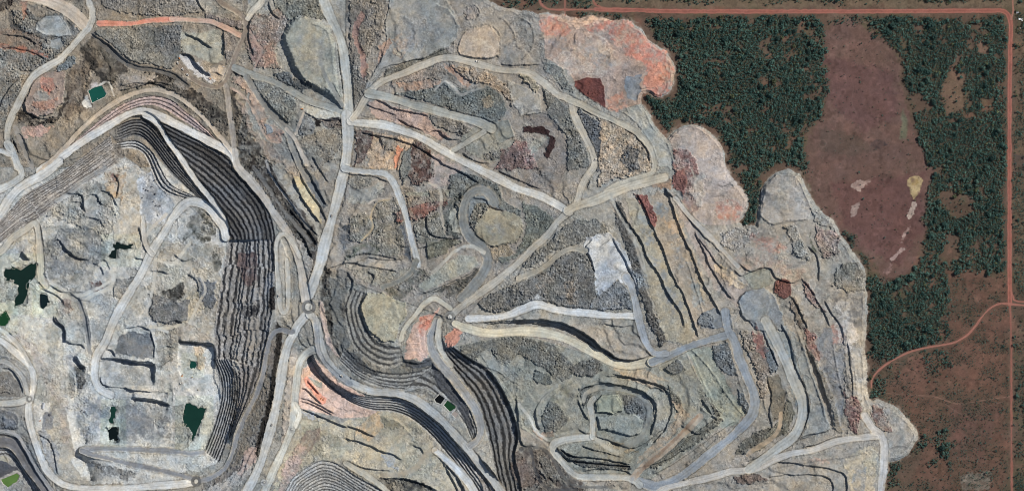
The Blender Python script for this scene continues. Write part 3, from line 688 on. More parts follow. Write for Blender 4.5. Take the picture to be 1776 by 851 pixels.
# plan heights: (z, line)
HC = [
(-126,"20,440 60,520 110,560 150,600 150,680 180,740 230,750 320,760 345,720"),(-126,"150,400 220,400 260,460 330,480 340,560 300,600"),(-122,"150,330 200,330 230,300 280,370"),
(-118,"60,450 60,400 120,370"),(-124,"120,620 126,700 150,770"),
(-18,"-40,420 0,371 32,327 77,301 117,264"),(-14,"183,221 240,193 300,213 367,247 408,275"),
(-100,"393,408 361,360 328,350"),(-14,"433,311 477,371 518,451 530,520"),(0,"600,284 571,397 540,500"),
(-20,"500,596 487,660 471,737 453,800 420,860"),(-22,"518,640 506,744 468,832"),
(-70,"352,784 300,782 183,777 142,781"),(-60,"142,783 233,806 330,829 390,811"),(-52,"402,787 433,707 463,610"),(-26,"480,572 507,576"),
(-40,"0,590 43,624 58,664 50,706 67,781 97,831 217,846 330,838"),(-30,"0,699 40,697"),(-60,"0,765 37,784 80,850"),
(-110,"135,792 148,800 160,834"),
(0,"553,575 584,644 683,681 740,706 790,754 853,830"),(-60,"530,730 640,750 700,760 760,810 780,850"),(-40,"540,650 600,690"),
(-118,"560,880 600,880"),
(4,"605,200 562,0"),(4,"408,118 500,154 600,198"),(4,"158,0 143,60 57,133 13,233"),(8,"300,33 417,62 400,120"),
(8,"620,213 800,278 984,365"),(18,"637,167 773,100 900,123 990,174"),(22,"1000,350 1030,280 1000,200"),(20,"984,366 1152,308"),
(8,"788,542 900,454 967,385"),(16,"719,432 694,343 633,298"),(22,"840,330 805,380 838,430 820,497"),(34,"650,540 670,570"),
(-6,"758,556 750,608 813,690 829,762"),(10,"807,568 933,575 1030,611 1113,630"),(26,"1060,450 1103,527 1136,612"),(26,"1160,616 1268,579 1309,690 1200,812"),
(30,"900,500 1000,500"),(20,"830,640 920,700"),(8,"1060,720 1060,750"),(12,"960,779 1007,826 1097,830"),(24,"1110,400 1180,540"),(26,"1250,440 1400,440"),(22,"1328,556 1390,727 1300,813"),(20,"1230,827 1407,780 1500,757"),(22,"1470,520 1480,680"),(14,"1400,840 1500,840"),(22,"1200,300 1350,340"),(16,"1000,60 1100,100"),(-10,"930,830 900,860"),
]
# ---- second survey: finer things
POLY += [
("r2 w3","84,84,84","14,18 23,18 26,38 36,50 44,58 30,54 18,40"),  # slope turned from the sun, its shade painted as dark grey
("r3 w3","60,56,52","140,84 152,90 170,116 190,140 184,148 164,128 148,108"),
("r2.6 w4","108,98,84","150,72 166,70 186,88 200,104 196,116 176,112 160,96"),
("h4 w2","112,117,119","96,118 118,100 132,94 131,110 114,122 100,124"),
("r.4 w1","206,201,190","143,178 147,168 152,166 156,178 158,186 150,188 141,182"),
("r.4 w1","206,190,178","156,146 168,141 171,148 158,154"),
("r1.2 w3","188,150,132","36,222 70,214 94,220 86,230 50,238 38,236"),
("r.5 w1","187,184,176","266,270 284,284 312,312 338,332 334,342 306,330 286,314 274,292"),
("r3 w3","66,62,58","430,288 452,312 480,352 502,384 524,414 548,432 540,412 514,368 482,326 456,294"),
("r1.4 w2","110,112,113","530,290 546,306 558,332 568,356 560,360 548,340 532,312"),
("r3 w3","58,55,53","500,356 520,372 540,396 552,420 546,428 524,404 504,374"),
("h2 w2","160,159,156","-40,486 0,487 20,486 32,500 28,516 10,522 -40,524"),
("r.8 w2","186,183,175","110,540 140,560 150,600 180,600 160,640 130,610 110,570"),
("r1.6 w3","112,86,80","160,488 174,486 178,498 166,506 158,500"),
("h2.6 w2","126,125,123","258,535 300,525 328,520 326,555 300,562 262,554"),
("r3 w4","66,64,60","280,506 296,500 318,492 319,516 300,520 284,514"),
("h2.4 w2","120,123,127","346,484 372,488 372,536 354,530 350,506"),
("r1 w3","184,172,156","300,562 330,562 364,582 372,594 340,590 308,580"),
("r.8 w3","150,153,158","112,616 128,614 146,640 150,660 136,690 132,654 116,634"),
("r3 w3","96,96,94","130,630 148,636 150,660 138,676 134,652"),
("r.8 w1","186,186,183","180,672 232,678 292,679 296,698 230,688 196,690"),
("r.6 w5 s2","136,138,140","206,712 236,706 262,720 268,756 226,764 208,744"),
("r2 w3","84,90,98","585,398 606,388 611,420 597,428 586,412"),
("r2 w3","86,92,100","691,360 700,372 715,440 716,452 704,446 699,400"),  # shade on the slope west of the bluish road, put into the colour
("r.6 w1","122,132,139","805,336 820,322 837,319 853,331 863,346 865,362 850,357 838,351 826,352 818,368 813,392 806,396 802,372"),
("h2.4 w2","60,42,42","908,221 940,217 953,228 951,236 930,230 908,229"),
("h2.4 w2","62,44,44","947,229 963,240 961,257 950,274 943,268 954,250"),
("h3 w3","112,94,90","868,262 886,256 906,266 904,290 878,296 866,284"),
("r.7 w6 s3","140,148,154","1096,470 1120,480 1130,500 1110,498"),
("r.7 w6 s3","132,138,142","1108,390 1128,396 1140,420 1120,424"),
("r.7 w6 s3","194,162,126","1146,378 1172,384 1186,412 1160,406"),
("r1 w3","116,84,80","1310,560 1322,580 1330,612 1322,616 1312,590"),
("r1 w5 s2","186,178,170","1450,560 1476,556 1490,590 1468,610 1452,590"),
]
POLY_LATE = [
("r.5 w2","156,156,157","463,476 472,470 477,482 472,502 462,514 457,500"),
("r.5 w1","164,163,162","438,500 449,498 450,520 436,522"),
("r2.4 w3","58,58,62","408,534 440,527 452,540 438,550 416,542"),
("r.5 w2","162,155,146","428,552 450,550 449,602 440,610 427,600"),
("r.6 w2","174,168,158","402,598 412,594 414,640 412,676 404,676"),
("r3 w2","58,54,52","468,500 476,498 477,536 467,538"),
("r2.4 w4","114,98,96","414,436 444,440 446,486 424,496 412,470"),
("r3 w3","60,58,56","562,458 573,468 571,500 575,540 581,580 592,612 582,606 570,572 562,530 560,490"),
("r1 w2","112,114,112","573,480 586,484 592,510 591,540 597,570 608,598 600,608 588,590 578,560 572,520"),
("r2.6 w3","70,70,70","590,520 600,524 598,556 592,552"),
("r2 w2","84,86,87","596,606 612,610 640,636 664,646 650,652 624,640 604,624"),
("r1 w1","192,172,161","554,518 560,524 566,560 577,600 590,620 581,617 566,590 556,556"),
("r1.4 w1","84,87,91","701,622 730,627 751,616 757,630 732,638 704,636"),
("r1.4 w1","86,88,92","752,618 764,640 792,680 808,702 824,742 817,746 800,716 780,692 758,666 750,640"),
("r3.2 w2","50,47,44","479,560 488,568 488,612 481,662 471,706 462,742 452,772 446,792 439,782 452,742 462,702 472,652 478,602"),
("r2.4 w4","126,118,106","430,690 452,650 466,640 462,690 446,740 424,790 406,806 416,760"),
("r1 w3","186,162,150","432,772 446,774 440,800 418,826 410,816"),
("r2.4 w3","78,74,70","404,640 414,648 412,690 404,740 398,742 402,690"),
]
SCARP += [
(14,"E","92,545 96,556 108,564 112,576 115,598"),(14,"E","35,434 44,444 52,453"),(12,"N","112,334 128,337"),
(14,"N","127,615 136,628 148,643"),(12,"N","182,606 195,608 200,621"),(14,"E","173,650 177,666 192,670"),
(16,"N","204,622 236,628 267,632"),(16,"N","178,669 215,672 240,677 292,678"),(16,"N","228,689 262,694 296,702"),(18,"N","308,590 345,595 372,600"),
(9,"N","700,626 730,630 754,620"),(10,"E","768,800 784,830 800,860"),(9,"E","780,800 794,828 808,856"),
(10,"S","806,331 822,320 838,317 854,329 865,346 865,360"),
(12,"N","888,557 935,554 985,564 1020,583 1050,608 1082,625 1120,621"),(10,"N","840,563 880,559 935,560 985,571 1015,589 1046,615"),
(12,"E","896,690 900,736 906,770 930,772"),(9,"W","296,172 320,190 345,215 372,240 402,266"),
(9,"E","518,300 536,330 556,360 568,384"),(8,"N","600,446 640,440 690,450"),(8,"N","560,470 600,455 640,462 690,470"),
(8,"E","634,470 650,480 640,496"),(8,"E","600,470 612,490 604,510"),
(7,"E","1036,430 1052,420 1060,412"),(8,"E","1044,560 1078,566 1100,562"),(7,"N","1048,652 1090,654 1130,662 1164,676"),
(8,"N","1300,806 1318,790 1346,772"),(8,"N","1180,735 1210,752 1230,742"),(9,"W","1212,700 1230,716 1250,722"),
(7,"E","540,268 552,290 572,318"),(8,"N","206,150 240,144 276,148 312,166"),(8,"E","22,236 28,256 33,270"),
(7,"S","62,34 84,27 108,28 124,40"),(8,"N","0,84 30,84 60,92 80,104"),(8,"N","0,60 40,64 66,78"),
(8,"W","104,128 116,140 114,168 104,196"),(8,"N","50,196 70,206 96,202"),
(8,"E","436,20 430,60 440,100"),(7,"N","620,176 650,188 690,200"),(8,"N","688,205 700,212 720,222 736,226"),
(8,"N","800,264 820,278 850,284"),(7,"N","862,296 900,312 940,330"),(8,"E","1012,300 1022,316 1016,330"),
(7,"E","640,232 660,240 664,262"),(7,"E","704,250 692,276 688,300"),
(8,"E","1372,512 1386,536 1402,572"),(7,"E","1428,520 1440,540 1460,570 1464,600"),(8,"N","1280,455 1300,470 1322,464"),
(7,"E","1180,352 1200,384 1222,410 1252,440"),(7,"E","1210,410 1240,452 1258,470"),
]
BERM += [
(5,1.5,"1067,350 1080,375 1100,400 1115,425 1125,450 1145,480 1160,510 1180,540 1187,568"),
(5,1.5,"1105,335 1120,365 1135,400 1150,430 1165,475 1185,510 1200,550 1212,585"),
(5,1.5,"1157,330 1165,355 1177,390 1190,420 1200,440 1215,480 1232,512 1252,548"),
(5,1.5,"1190,450 1204,490 1216,530 1224,560"),
(5,1.5,"1260,445 1252,470 1262,500 1276,520"),
(4,1.5,"625,200 650,205 690,214 740,236"),(4,1.4,"640,154 660,134 700,118 736,104"),
(4,1.5,"786,142 806,154 830,150 852,150 868,164"),
(4,1.5,"986,640 1010,626 1036,620 1048,640"),
(5,1.6,"1128,720 1140,700 1130,680"),
(4,1.4,"908,200 930,190 960,200 985,226"),
(5,1.5,"1364,676 1374,706 1362,744 1336,764"),(5,1.5,"1330,652 1324,690 1332,720"),
(5,1.5,"1240,590 1262,594 1276,640 1292,690"),
(5,1.5,"1320,800 1350,780 1380,768"),(5,1.5,"1196,822 1230,796 1262,770 1290,744"),(5,1.5,"1188,806 1222,780 1254,752 1282,730"),
]
ROAD += [
("track",9,"94,91,87","162,60 178,78 198,95 218,108 240,118 270,122 300,131 326,147"),
("track",8,"142,136,128","26,222 36,244 46,268 56,290"),
("track",8,"160,160,157","98,348 120,336 140,318 165,300 182,292"),
("track",6,"110,108,104","440,290 465,325 490,362 515,392 540,420"),
("track",4,"164,158,150","462,280 470,304 490,334 512,362 536,396"),
("track",7,"122,124,125","138,522 146,548 152,580 156,612"),
("track",6,"70,70,72","902,778 916,773 922,784 926,806 938,834 956,848 1000,848"),
("track",5,"88,88,87","920,772 945,780 962,800 976,824 1000,842 1060,844"),
("track",4,"160,156,148","755,156 770,141 786,150 800,164 816,158 842,151"),
("track",5,"190,184,170","276,452 300,458 316,440 330,420"),
("track",5,"186,178,162","330,560 342,530 356,505 350,480"),
("track",6,"188,178,156","262,566 290,568 318,562"),
]

ROAD += [("track",9,"126,130,127","1036,668 1052,670 1098,679 1120,694 1127,716 1121,744 1104,764 1080,776"),("track",8,"150,146,134","1012,694 1016,682 1034,672"),
("track",5,"168,165,156","900,700 920,726 930,748 950,762"),("track",5,"146,146,138","966,668 940,690 934,716"),]
SCARP += [(12,"N","1003,690 1010,674 1050,664 1102,674 1132,692 1138,722 1128,756"),(10,"S","1018,682 1050,676 1094,685 1114,697 1119,716 1114,740"),
(12,"N","970,774 990,790 1030,794 1070,800 1096,804"),(9,"N","1006,772 1040,782 1080,792"),(10,"N","1060,764 1090,776 1110,772 1134,756"),
(10,"W","896,700 880,676 860,650 836,634"),(9,"W","916,716 930,744 952,764"),(9,"E","1216,690 1236,720 1246,730"),(10,"N","1100,812 1150,800 1200,770"),]
POLY_LATE += [("h3 w3","112,100,92","884,800 906,792 920,808 934,838 910,848 890,830"),("h3 w3","120,116,108","932,784 950,794 972,826 960,838 944,820")]

POLY += [("r.6 w2","198,189,172","20,414 44,392 58,383 71,386 75,420 71,440 73,474 84,490 70,502 60,472 62,430 46,412 30,422"),
("r.8 w3","188,182,168","84,500 100,496 124,508 120,520 96,516"),
("r.7 w3","190,183,168","40,540 60,548 90,560 108,590 112,640 100,620 70,590 44,560"),
("r1.6 w3","138,140,141","80,420 104,404 130,430 160,446 150,470 110,478 84,464"),
("r1.6 w3","132,134,134","110,398 150,390 186,420 170,440 140,424")]
SCARP += [(9,"N","70,500 90,508 108,520 112,532"),(8,"N","74,440 74,470 84,486"),(9,"N","118,506 140,520 158,522",1),(9,"W","150,528 158,560 160,600",1),(9,"E","136,512 150,552 156,600",1),
(9,"N","108,426 130,444 156,452"),(10,"E","60,390 70,400 72,430"),(8,"N","14,420 40,400 54,396"),(9,"N","40,430 30,450 14,456"),(8,"E","160,454 176,466 180,480"),
(9,"N","258,470 276,470 296,476"),(8,"N","300,440 318,452 336,446"),(8,"E","322,474 340,486 346,510"),(9,"N","214,570 240,566 262,574"),(8,"E","260,572 268,600 266,626",1),(8,"N","276,606 290,600 304,604"),
(9,"N","170,330 190,336 204,360"),(9,"E","196,300 206,320 200,346"),(8,"N","120,350 140,352 150,372"),(8,"N","150,376 170,380 184,398")]

POLY += [("r1 w3","174,154,130","1164,690 1186,704 1198,718 1166,756 1124,794 1100,806 1110,790 1150,752 1170,730 1176,712"),
("r1 w3","172,156,134","1100,646 1136,656 1150,672 1120,668 1090,658"),("h3.4 w2","104,108,104","930,640 952,650 960,664 940,668 924,656"),
("r.8 w3","160,158,148","1116,690 1150,690 1166,720 1150,756 1120,780 1130,750 1136,716"),
("r.7 w2","216,182,164","560,650 590,664 640,692 655,712 630,716 585,706 560,684")]
SCARP += [(9,"N","1060,648 1100,656 1150,672 1166,700 1156,740 1130,772"),(8,"N","1150,694 1158,716 1146,746 1120,776"),(8,"E","966,672 940,690 928,716 936,748"),
(9,"N","1000,742 1020,752 1056,764 1092,776"),(9,"S","1036,694 1046,685 1070,684 1082,698"),(8,"N","1088,788 1110,776 1140,752 1166,730"),
(9,"N","1130,824 1180,796 1240,752 1276,728"),(8,"N","1120,812 1170,780 1214,740"),(8,"W","1200,612 1216,650 1236,690 1256,716"),(8,"E","1276,600 1290,640 1306,690"),
(8,"E","1322,570 1336,604 1352,640"),(9,"E","1406,612 1424,660 1440,712 1446,742"),(7,"E","1470,590 1476,640 1480,690"),(8,"N","1290,800 1330,790 1372,770 1410,752")]
POLY_LATE += [("r2.4 w4","126,119,111","192,228 206,212 216,236 210,252 214,268 202,286 190,276 196,250")]
# machines: kind, plan x, y, heading, label
MACH = [
("truck",308.5,109.5,120,"dump truck nearest the excavator at the pale digging face"),
("exc",311.5,101.5,-40,"excavator at the north-west end of the pale digging face"),
("truck",317,120,130,"second dump truck waiting in the queue beside the brown haul road"),
("truck",325.5,129.5,140,"last dump truck of the queue, at the lower edge of the brown haul road"),
("exc",364.3,136.5,160,"excavator below the bluish patch at the east end of the pale face"),
("light",387.5,116,10,"white light truck parked on the tan pad west of the brown road junction"),
("light",390,128.5,80,"white light truck just below the small ridge by the brown road junction"),
("truck",828,106.3,170,"dump truck alone on the olive road under the tan round dump"),
("truck",576,373.5,75,"dump truck alone on the wide main road north of the roundabout"),
("truck",484,512.5,90,"dump truck on the pale hairpin ramp west of the roundabout"),
("truck",472,736,68,"dump truck on the pale haul road beside the pit in the south"),
("truck",592.5,651,140,"dump truck on the curving road above the pink bench"),
("truck",634.5,680.5,160,"dump truck on the curving road where the black benches begin"),
("dozer",512,171,30,"bulldozer, left one of the two on the grey tipping pad"),
("dozer",516,173,20,"bulldozer, right one of the two on the grey tipping pad"),
("exc",524,189,170,"orange excavator at the neck of the pale pad by the main junction"),
("light",538,181.3,-15,"white truck, leftmost of three in a row on the pale pad"),
("light",542,182.8,-15,"white truck, middle of three in a row on the pale pad"),
("light",546,184.2,-15,"white truck, rightmost of three in a row on the pale pad"),
("truck",314.8,663.5,200,"dump truck beside the excavator in the pale square cut of the pit"),
("exc",316,651,60,"excavator in the middle of the pale square cut of the pit"),
("dozer",333,654,10,"bulldozer on the pale floor between the excavator and the benches"),
("light",347,613.5,90,"white light truck at the top of the pale square cut"),
("light",357,637,90,"white light truck by the dark spot on the east side of the square cut"),
("dozer",343,675.5,150,"bulldozer at the curved spoil edge south of the square cut"),
("light",362,675.5,90,"white light truck on the smooth floor at the foot of the benches"),
("drill",268.5,312.5,30,"drill rig nearest the black benches on the white blast pattern"),
("drill",263.5,323.5,10,"drill rig alone in the upper middle of the white blast pattern"),
("drill",249,327,60,"drill rig at the north-west corner of the white blast pattern"),
("drill",253.5,329,60,"drill rig in the dark cluster on the west side of the blast pattern"),
("drill",256.8,330.5,120,"drill rig on the right of the dark cluster in the blast pattern"),
("drill",247,342.5,45,"drill rig by the dark stain at the south-west of the blast pattern"),
("drill",267,349,20,"drill rig at the top of the curved row in the southern blast pattern"),
("drill",271,356,20,"drill rig at the bottom of the curved row in the southern blast pattern"),
("drill",277.3,356.8,0,"drill rig east of the curved row in the southern blast pattern"),
("drill",269.3,336.5,70,"drill rig at the end of the shot line in the blast pattern"),
("exc",557,690,40,"excavator, left one of the two on the orange-pink bench"),
("exc",561.3,692,60,"excavator, right one of the two on the orange-pink bench"),
("drill",147,698,30,"drill rig, topmost of three on the grey pit corner floor"),
("drill",142,710.5,30,"drill rig, left one of three on the grey pit corner floor"),
("drill",146.5,714,100,"drill rig, lowest of three on the grey pit corner floor"),
("light",57,726,80,"white truck at the north end of the line along the workshop yard"),
("light",58.5,732,75,"white truck in the middle of the line along the workshop yard"),
("light",60,738,70,"white truck at the south end of the line along the workshop yard"),
("light",85.5,700.5,90,"white truck beside the workshop shed, close to the red strip"),
("light",86,706,90,"white truck below the shed's corner, close to the red strip"),
("truck",730,813.5,20,"dump truck on the brown track in the southern tan cut"),
("truck",1033,277,70,"dump truck on the olive road beside the boulder field"),
]
# buildings: name, x, y, heading, length, width, height, roof, label, category
BUILD = [
("workshop_shed",75,703,78,30,14,7,'z',"long grey-roofed workshop shed on a pale pad beside the small roundabout","shed"),
("office_cabin",71,724,20,11,6,3.2,'w',"white-roofed office cabin on the pale yard south of the workshop","cabin"),
("store_cabin",69.5,729,20,9,5,3.2,'r',"brown-roofed store cabin at the south end of the workshop yard","cabin"),
("farm_house",1764.5,22,15,11,8,3.2,'z',"zinc-roofed farm house nearest the red road bend","house"),
("farm_house",1768.5,33.5,10,10,7,3.2,'w',"white-roofed farm house beside the dark trees east of the bend","house"),
("farm_house",1772.5,34.5,80,8,7,3.0,'w',"small white-roofed hut at the frame edge east of the bend","house"),
("farm_house",1770,49,40,8,6,3.0,'r',"rusty-roofed hut by the trees south-east of the bend","house"),
]
# ------------------------------------------------------------------ RASTER OF THE TERRAIN
U = 3.0                       # metres per plan unit
PW, PH = 1776, 851
MG = 44
X0, Y0 = -MG, -MG
NX, NY = PW + 2*MG + 1, PH + 2*MG + 1
rng = np.random.RandomState(11)
f4 = np.float32
GX, GY = np.meshgrid(np.arange(NX, dtype=f4) + X0, np.arange(NY, dtype=f4) + Y0)

def lin(c):
    c = np.asarray(c, float) / 255.0
    return np.where(c <= .04045, c/12.92, ((c+.055)/1.055)**2.4)
def rgb(s):
    return lin([float(v) for v in s.split(',')])
def soil(s, sat=.84, k=.82):
    c = rgb(s); g = c.mean()
    return (g+(c-g)*sat)*k*np.array([.985, 1.0, 1.0])
def pts(s):
    return np.array([[float(a) for a in p.split(',')] for p in s.split()], float)
def ss(a, b, x):
    t = np.clip((x-a)/(b-a), 0, 1)
    return t*t*(3-2*t)

def vnoise(scale, seed):
    """smooth value noise in 0..1 on the raster"""
    r = np.random.RandomState(seed)
    x = (np.arange(NX)+300) / scale; y = (np.arange(NY)+300) / scale
    n = int(max(x.max(), y.max())) + 3
    g = r.rand(n, n).astype(f4)
    xi = np.floor(x).astype(int); yi = np.floor(y).astype(int)
    fx = (x-xi).astype(f4); fy = (y-yi).astype(f4)
    fx = fx*fx*(3-2*fx); fy = fy*fy*(3-2*fy)
    rows = g[yi]*(1-fy)[:, None] + g[yi+1]*fy[:, None]
    return rows[:, xi]*(1-fx) + rows[:, xi+1]*fx

def sn(scale, seed): return (vnoise(scale, seed) - .5) * 2
N60, N25, N12, N6, N3 = sn(60, 1), sn(25, 2), sn(12, 3), sn(6, 4), sn(2.7, 5)
WX = sn(14, 21)*.6 + sn(5.5, 22)*.45 + sn(2.6, 25)*.2
WY = sn(14, 23)*.6 + sn(5.5, 24)*.45 + sn(2.6, 26)*.2
WHITE = np.random.RandomState(77).rand(NY, NX).astype(f4)*2-1

def smooth_line(p, k=5):
    """Catmull-Rom through the points"""
    if len(p) < 3: return p
    q = np.vstack([2*p[0]-p[1], p, 2*p[-1]-p[-2]])
    out = []
    for i in range(1, len(q)-2):
        p0, p1, p2, p3 = q[i-1], q[i], q[i+1], q[i+2]
        for j in range(k):
            t = j/k
            out.append(.5*((2*p1)+(-p0+p2)*t+(2*p0-5*p1+4*p2-p3)*t*t+(-p0+3*p1-3*p2+p3)*t**3))
    out.append(p[-1])
    return np.array(out)

def near(p, reach, warp=0.0, win=None):
    """distance, arc length and side to a polyline; inf farther than reach"""
    lo = p.min(0) - reach - 4; hi = p.max(0) + reach + 4
    x0 = int(max(0, lo[0]-X0)); x1 = int(min(NX, hi[0]-X0+1)); y0 = int(max(0, lo[1]-Y0)); y1 = int(min(NY, hi[1]-Y0+1))
    if win: x0, x1, y0, y1 = win[1].start, win[1].stop, win[0].start, win[0].stop
    if x1 <= x0 or y1 <= y0: return None
    sl = (slice(y0, y1), slice(x0, x1))
    gx = GX[sl] + WX[sl]*warp; gy = GY[sl] + WY[sl]*warp
    D = np.full(gx.shape, 1e6, f4); S = np.zeros(gx.shape, f4); B = np.zeros(gx.shape, f4)
    acc = 0.0
    for i in range(len(p)-1):
        a, b = p[i], p[i+1]; v = b-a; L = math.hypot(*v)
        if L < 1e-6: continue
        u0 = int(max(0, min(a[0], b[0])-reach-3-X0-x0)); u1 = int(max(0, max(a[0], b[0])+reach+4-X0-x0))
        v0 = int(max(0, min(a[1], b[1])-reach-3-Y0-y0)); v1 = int(max(0, max(a[1], b[1])+reach+4-Y0-y0))
        w = (slice(v0, v1), slice(u0, u1))
        if D[w].size:
            dx = gx[w]-a[0]; dy = gy[w]-a[1]
            t = np.clip((dx*v[0]+dy*v[1])/(L*L), 0, 1)
            d = np.hypot(dx-t*v[0], dy-t*v[1])
            cr = (v[0]*dy - v[1]*dx)/L
            k = d < D[w]
            D[w][k] = d[k]; S[w][k] = (acc+t*L)[k]; B[w][k] = cr[k]
        acc += L
    return sl, D, S, B, acc

def inside(p, sl, warp=0.0):
    gx = GX[sl]+WX[sl]*warp; gy = GY[sl]+WY[sl]*warp
    r = np.zeros(gx.shape, bool)
    n = len(p)
    for i in range(n):
        (ax, ay), (bx, by) = p[i], p[(i+1) % n]
        if ay == by: continue
        c = (ay > gy) != (by > gy)
        r ^= c & (gx < (bx-ax)*(gy-ay)/(by-ay)+ax)
    return r

def poly_sd(p, reach, warp=0.0):
    """signed distance to a polygon (positive inside), clipped at reach"""
    q = np.vstack([p, p[:1]])
    sl, D, S, B, L = near(q, reach, warp)
    D = np.minimum(D, reach)
    m = inside(p, sl, warp)
    return sl, np.where(m, D, -D)

def mix(A, sl, c, m):
    A[sl] += (np.asarray(c, f4) - A[sl]) * m[..., None]

RAG = N6*.9 + N3*1.0 + WHITE*.25
STAIN = np.clip(.62+.55*sn(8, 31)+.45*sn(3.6, 32)+.3*N25, 0, 1)
# ---- layers
COL = np.zeros((NY, NX, 3), f4); HEAP = np.zeros((NY, NX), f4); ROUGH = np.full((NY, NX), .5, f4)
MESA = np.zeros((NY, NX), f4); CLS = np.zeros((NY, NX), np.int16)
minep = pts(MINE)
msl, msd = poly_sd(minep, 40, 2.2)
MSD = np.full((NY, NX), -40, f4); MSD[msl] = msd
mine = MSD > 0

# bush country ground
bushc = rgb("102,84,72")
COL[:] = bushc
v = .5+.5*N25
COL *= (1 + .10*N60 + .12*N25 + .10*N12)[..., None]
red = ss(.1, .7, N25*.6+N12*.5)
COL += (rgb("124,88,74") - COL) * (red*.6)[..., None]
grn = ss(.15, .8, sn(33, 61)*.7+sn(9, 62)*.5)
COL += (rgb("88,88,66") - COL) * (grn*.45)[..., None]
BURN = np.zeros((NY, NX), f4)
for i, (fl, c, s) in enumerate(BUSH):
    o = dict((k[0], float(k[1:])) for k in fl.split())
    sl, sd = poly_sd(pts(s), 30, o.get('w', 0))
    if o['s'] < 3: sd = sd+RAG[sl]*1.3
    m = ss(-o['s'], o['s'], sd)
    if o['s'] < 3: m = m*(.35+.65*STAIN[sl])
    cc = rgb(c)*(1+.09*N12[sl]+.08*N6[sl])[..., None]
    COL[sl] += (cc - COL[sl]) * (m*(.92 if o['s'] < 3 else .7))[..., None]
    if i == 0: BURN[sl] = np.maximum(BURN[sl], m)
bm_ = ss(.2, .75, sn(16, 171)*.6+sn(6, 172)*.5+sn(2.8, 173)*.35)*(~mine)
COL *= (1-.24*bm_)[..., None]
bl_ = ss(.3, .8, sn(21, 174)*.6+sn(5, 175)*.55)*(~mine)
COL *= (1+.20*bl_)[..., None]
sc_ = np.exp(-((np.abs(sn(44, 176)+.25*sn(12, 177)))/.025)**2)*ss(.45, .6, vnoise(30, 178))
COL *= (1+.22*sc_*(~mine))[..., None]
COL *= np.where(mine[..., None], 1, (.84+.0*BURN)[..., None])
# rings of old kraals at the south east
for (x, y, r) in [(1681, 829, 5), (1706.5, 827, 5), (1690, 843, 5.5), (1673, 829, 3), (1692, 832, 3), (1718, 834, 2.5), (1427, 249, 5), (1508, 352, 3)]:
    d = np.hypot(GX-x, GY-y)
    COL *= (1 + .28*np.exp(-((d-r*1.25)/1.2)**2) - .22*np.exp(-(d/(r*.8))**2))[..., None]
ROUGH[:] = .35

# mine ground base
base = soil("156,153,145")
COL[mine] = base
ROUGH[mine] = 1.2
NBE = vnoise(6, 33)
EDGE = np.zeros((NY, NX), f4)
pr = np.random.RandomState(3)
def paint(fl, c, s, MESA):
    o = dict((k[0], float(k[1:])) for k in fl.split())
    p = pts(s)
    w = o.get('w', 0)
    sl, sd = poly_sd(p, 14, w*1.5)
    so = o.get('s', .9)
    sd = sd + RAG[sl]*min(.3+.5*w, 2.0)
    m = ss(-so, so, sd) * (mine[sl])
    step = pr.uniform(-2.2, 2.8)
    mc = m
    if so > 1: mc = m*STAIN[sl]
    elif w >= 3: mc = m*(.35+.65*STAIN[sl])
    mix(COL, sl, soil(c), mc)
    if so <= 1:
        if 'h' in o: step += 2.5
        if 'm' not in o: MESA[sl] += step*ss(-1.4, 1.4, sd)
        rim = np.exp(-((sd-.8)/1.1)**2)
        EDGE[sl] = np.maximum(EDGE[sl]*(1-m), rim*pr.uniform(.2, 1.0)*NBE[sl]*1.6)
        HEAP[sl] += (o.get('h', 0)-HEAP[sl])*m
    ROUGH[sl] += (o.get('r', .8)-ROUGH[sl])*m
    if 'm' in o:
        tw = o.get('t', 1.5)
        MESA[sl] += o['m']*ss(-tw, tw, sd)

for a in POLY: paint(*a, MESA)
# broad drifts of different spoil over the mine: bluish grey, olive and tan
ROUGH *= np.where(mine, .35+1.35*ss(-.5, .7, sn(20, 161)*.7+sn(8, 162)*.5), 1)
lf = sn(34, 163)*.7+sn(13, 164)*.5+sn(5, 165)*.25
COL += (COL*np.array([.80, .86, .90], f4)-COL)*(ss(.12, .5, lf)*.75*mine)[..., None]
COL += (COL*np.array([1.18, 1.11, 1.0], f4)-COL)*(ss(.15, .55, -lf)*.7*mine)[..., None]
pf = sn(24, 166)*.6+sn(9, 167)*.5+sn(4, 168)*.3
sl, sd = poly_sd(pts("-44,450 0,404 60,384 116,340 180,304 250,282 306,344 350,345 391,408 372,560 371,622 382,680 355,778 140,772 100,640 40,570 -44,545"), 20, 0)
COL[sl] += (COL[sl]*np.array([.70, .72, .73], f4)-COL[sl])*(ss(.05, .4, pf[sl])*ss(-4, 8, sd)*.8)[..., None]
COL[sl] += (COL[sl]*np.array([1.12, 1.11, 1.08], f4)-COL[sl])*(ss(.1, .5, -pf[sl])*ss(-4, 8, sd)*.8)[..., None]

def blur(A, r, n=2):
    for _ in range(n):
        for ax in (0, 1):
            c = np.cumsum(np.pad(A, [(r+1, r) if a == ax else (0, 0) for a in (0, 1)], mode='edge'), axis=ax, dtype=np.float64)
            k = 2*r+1
            A = (np.take(c, range(k, c.shape[ax]), ax)-np.take(c, range(0, c.shape[ax]-k), ax))/k
    return A.astype(f4)
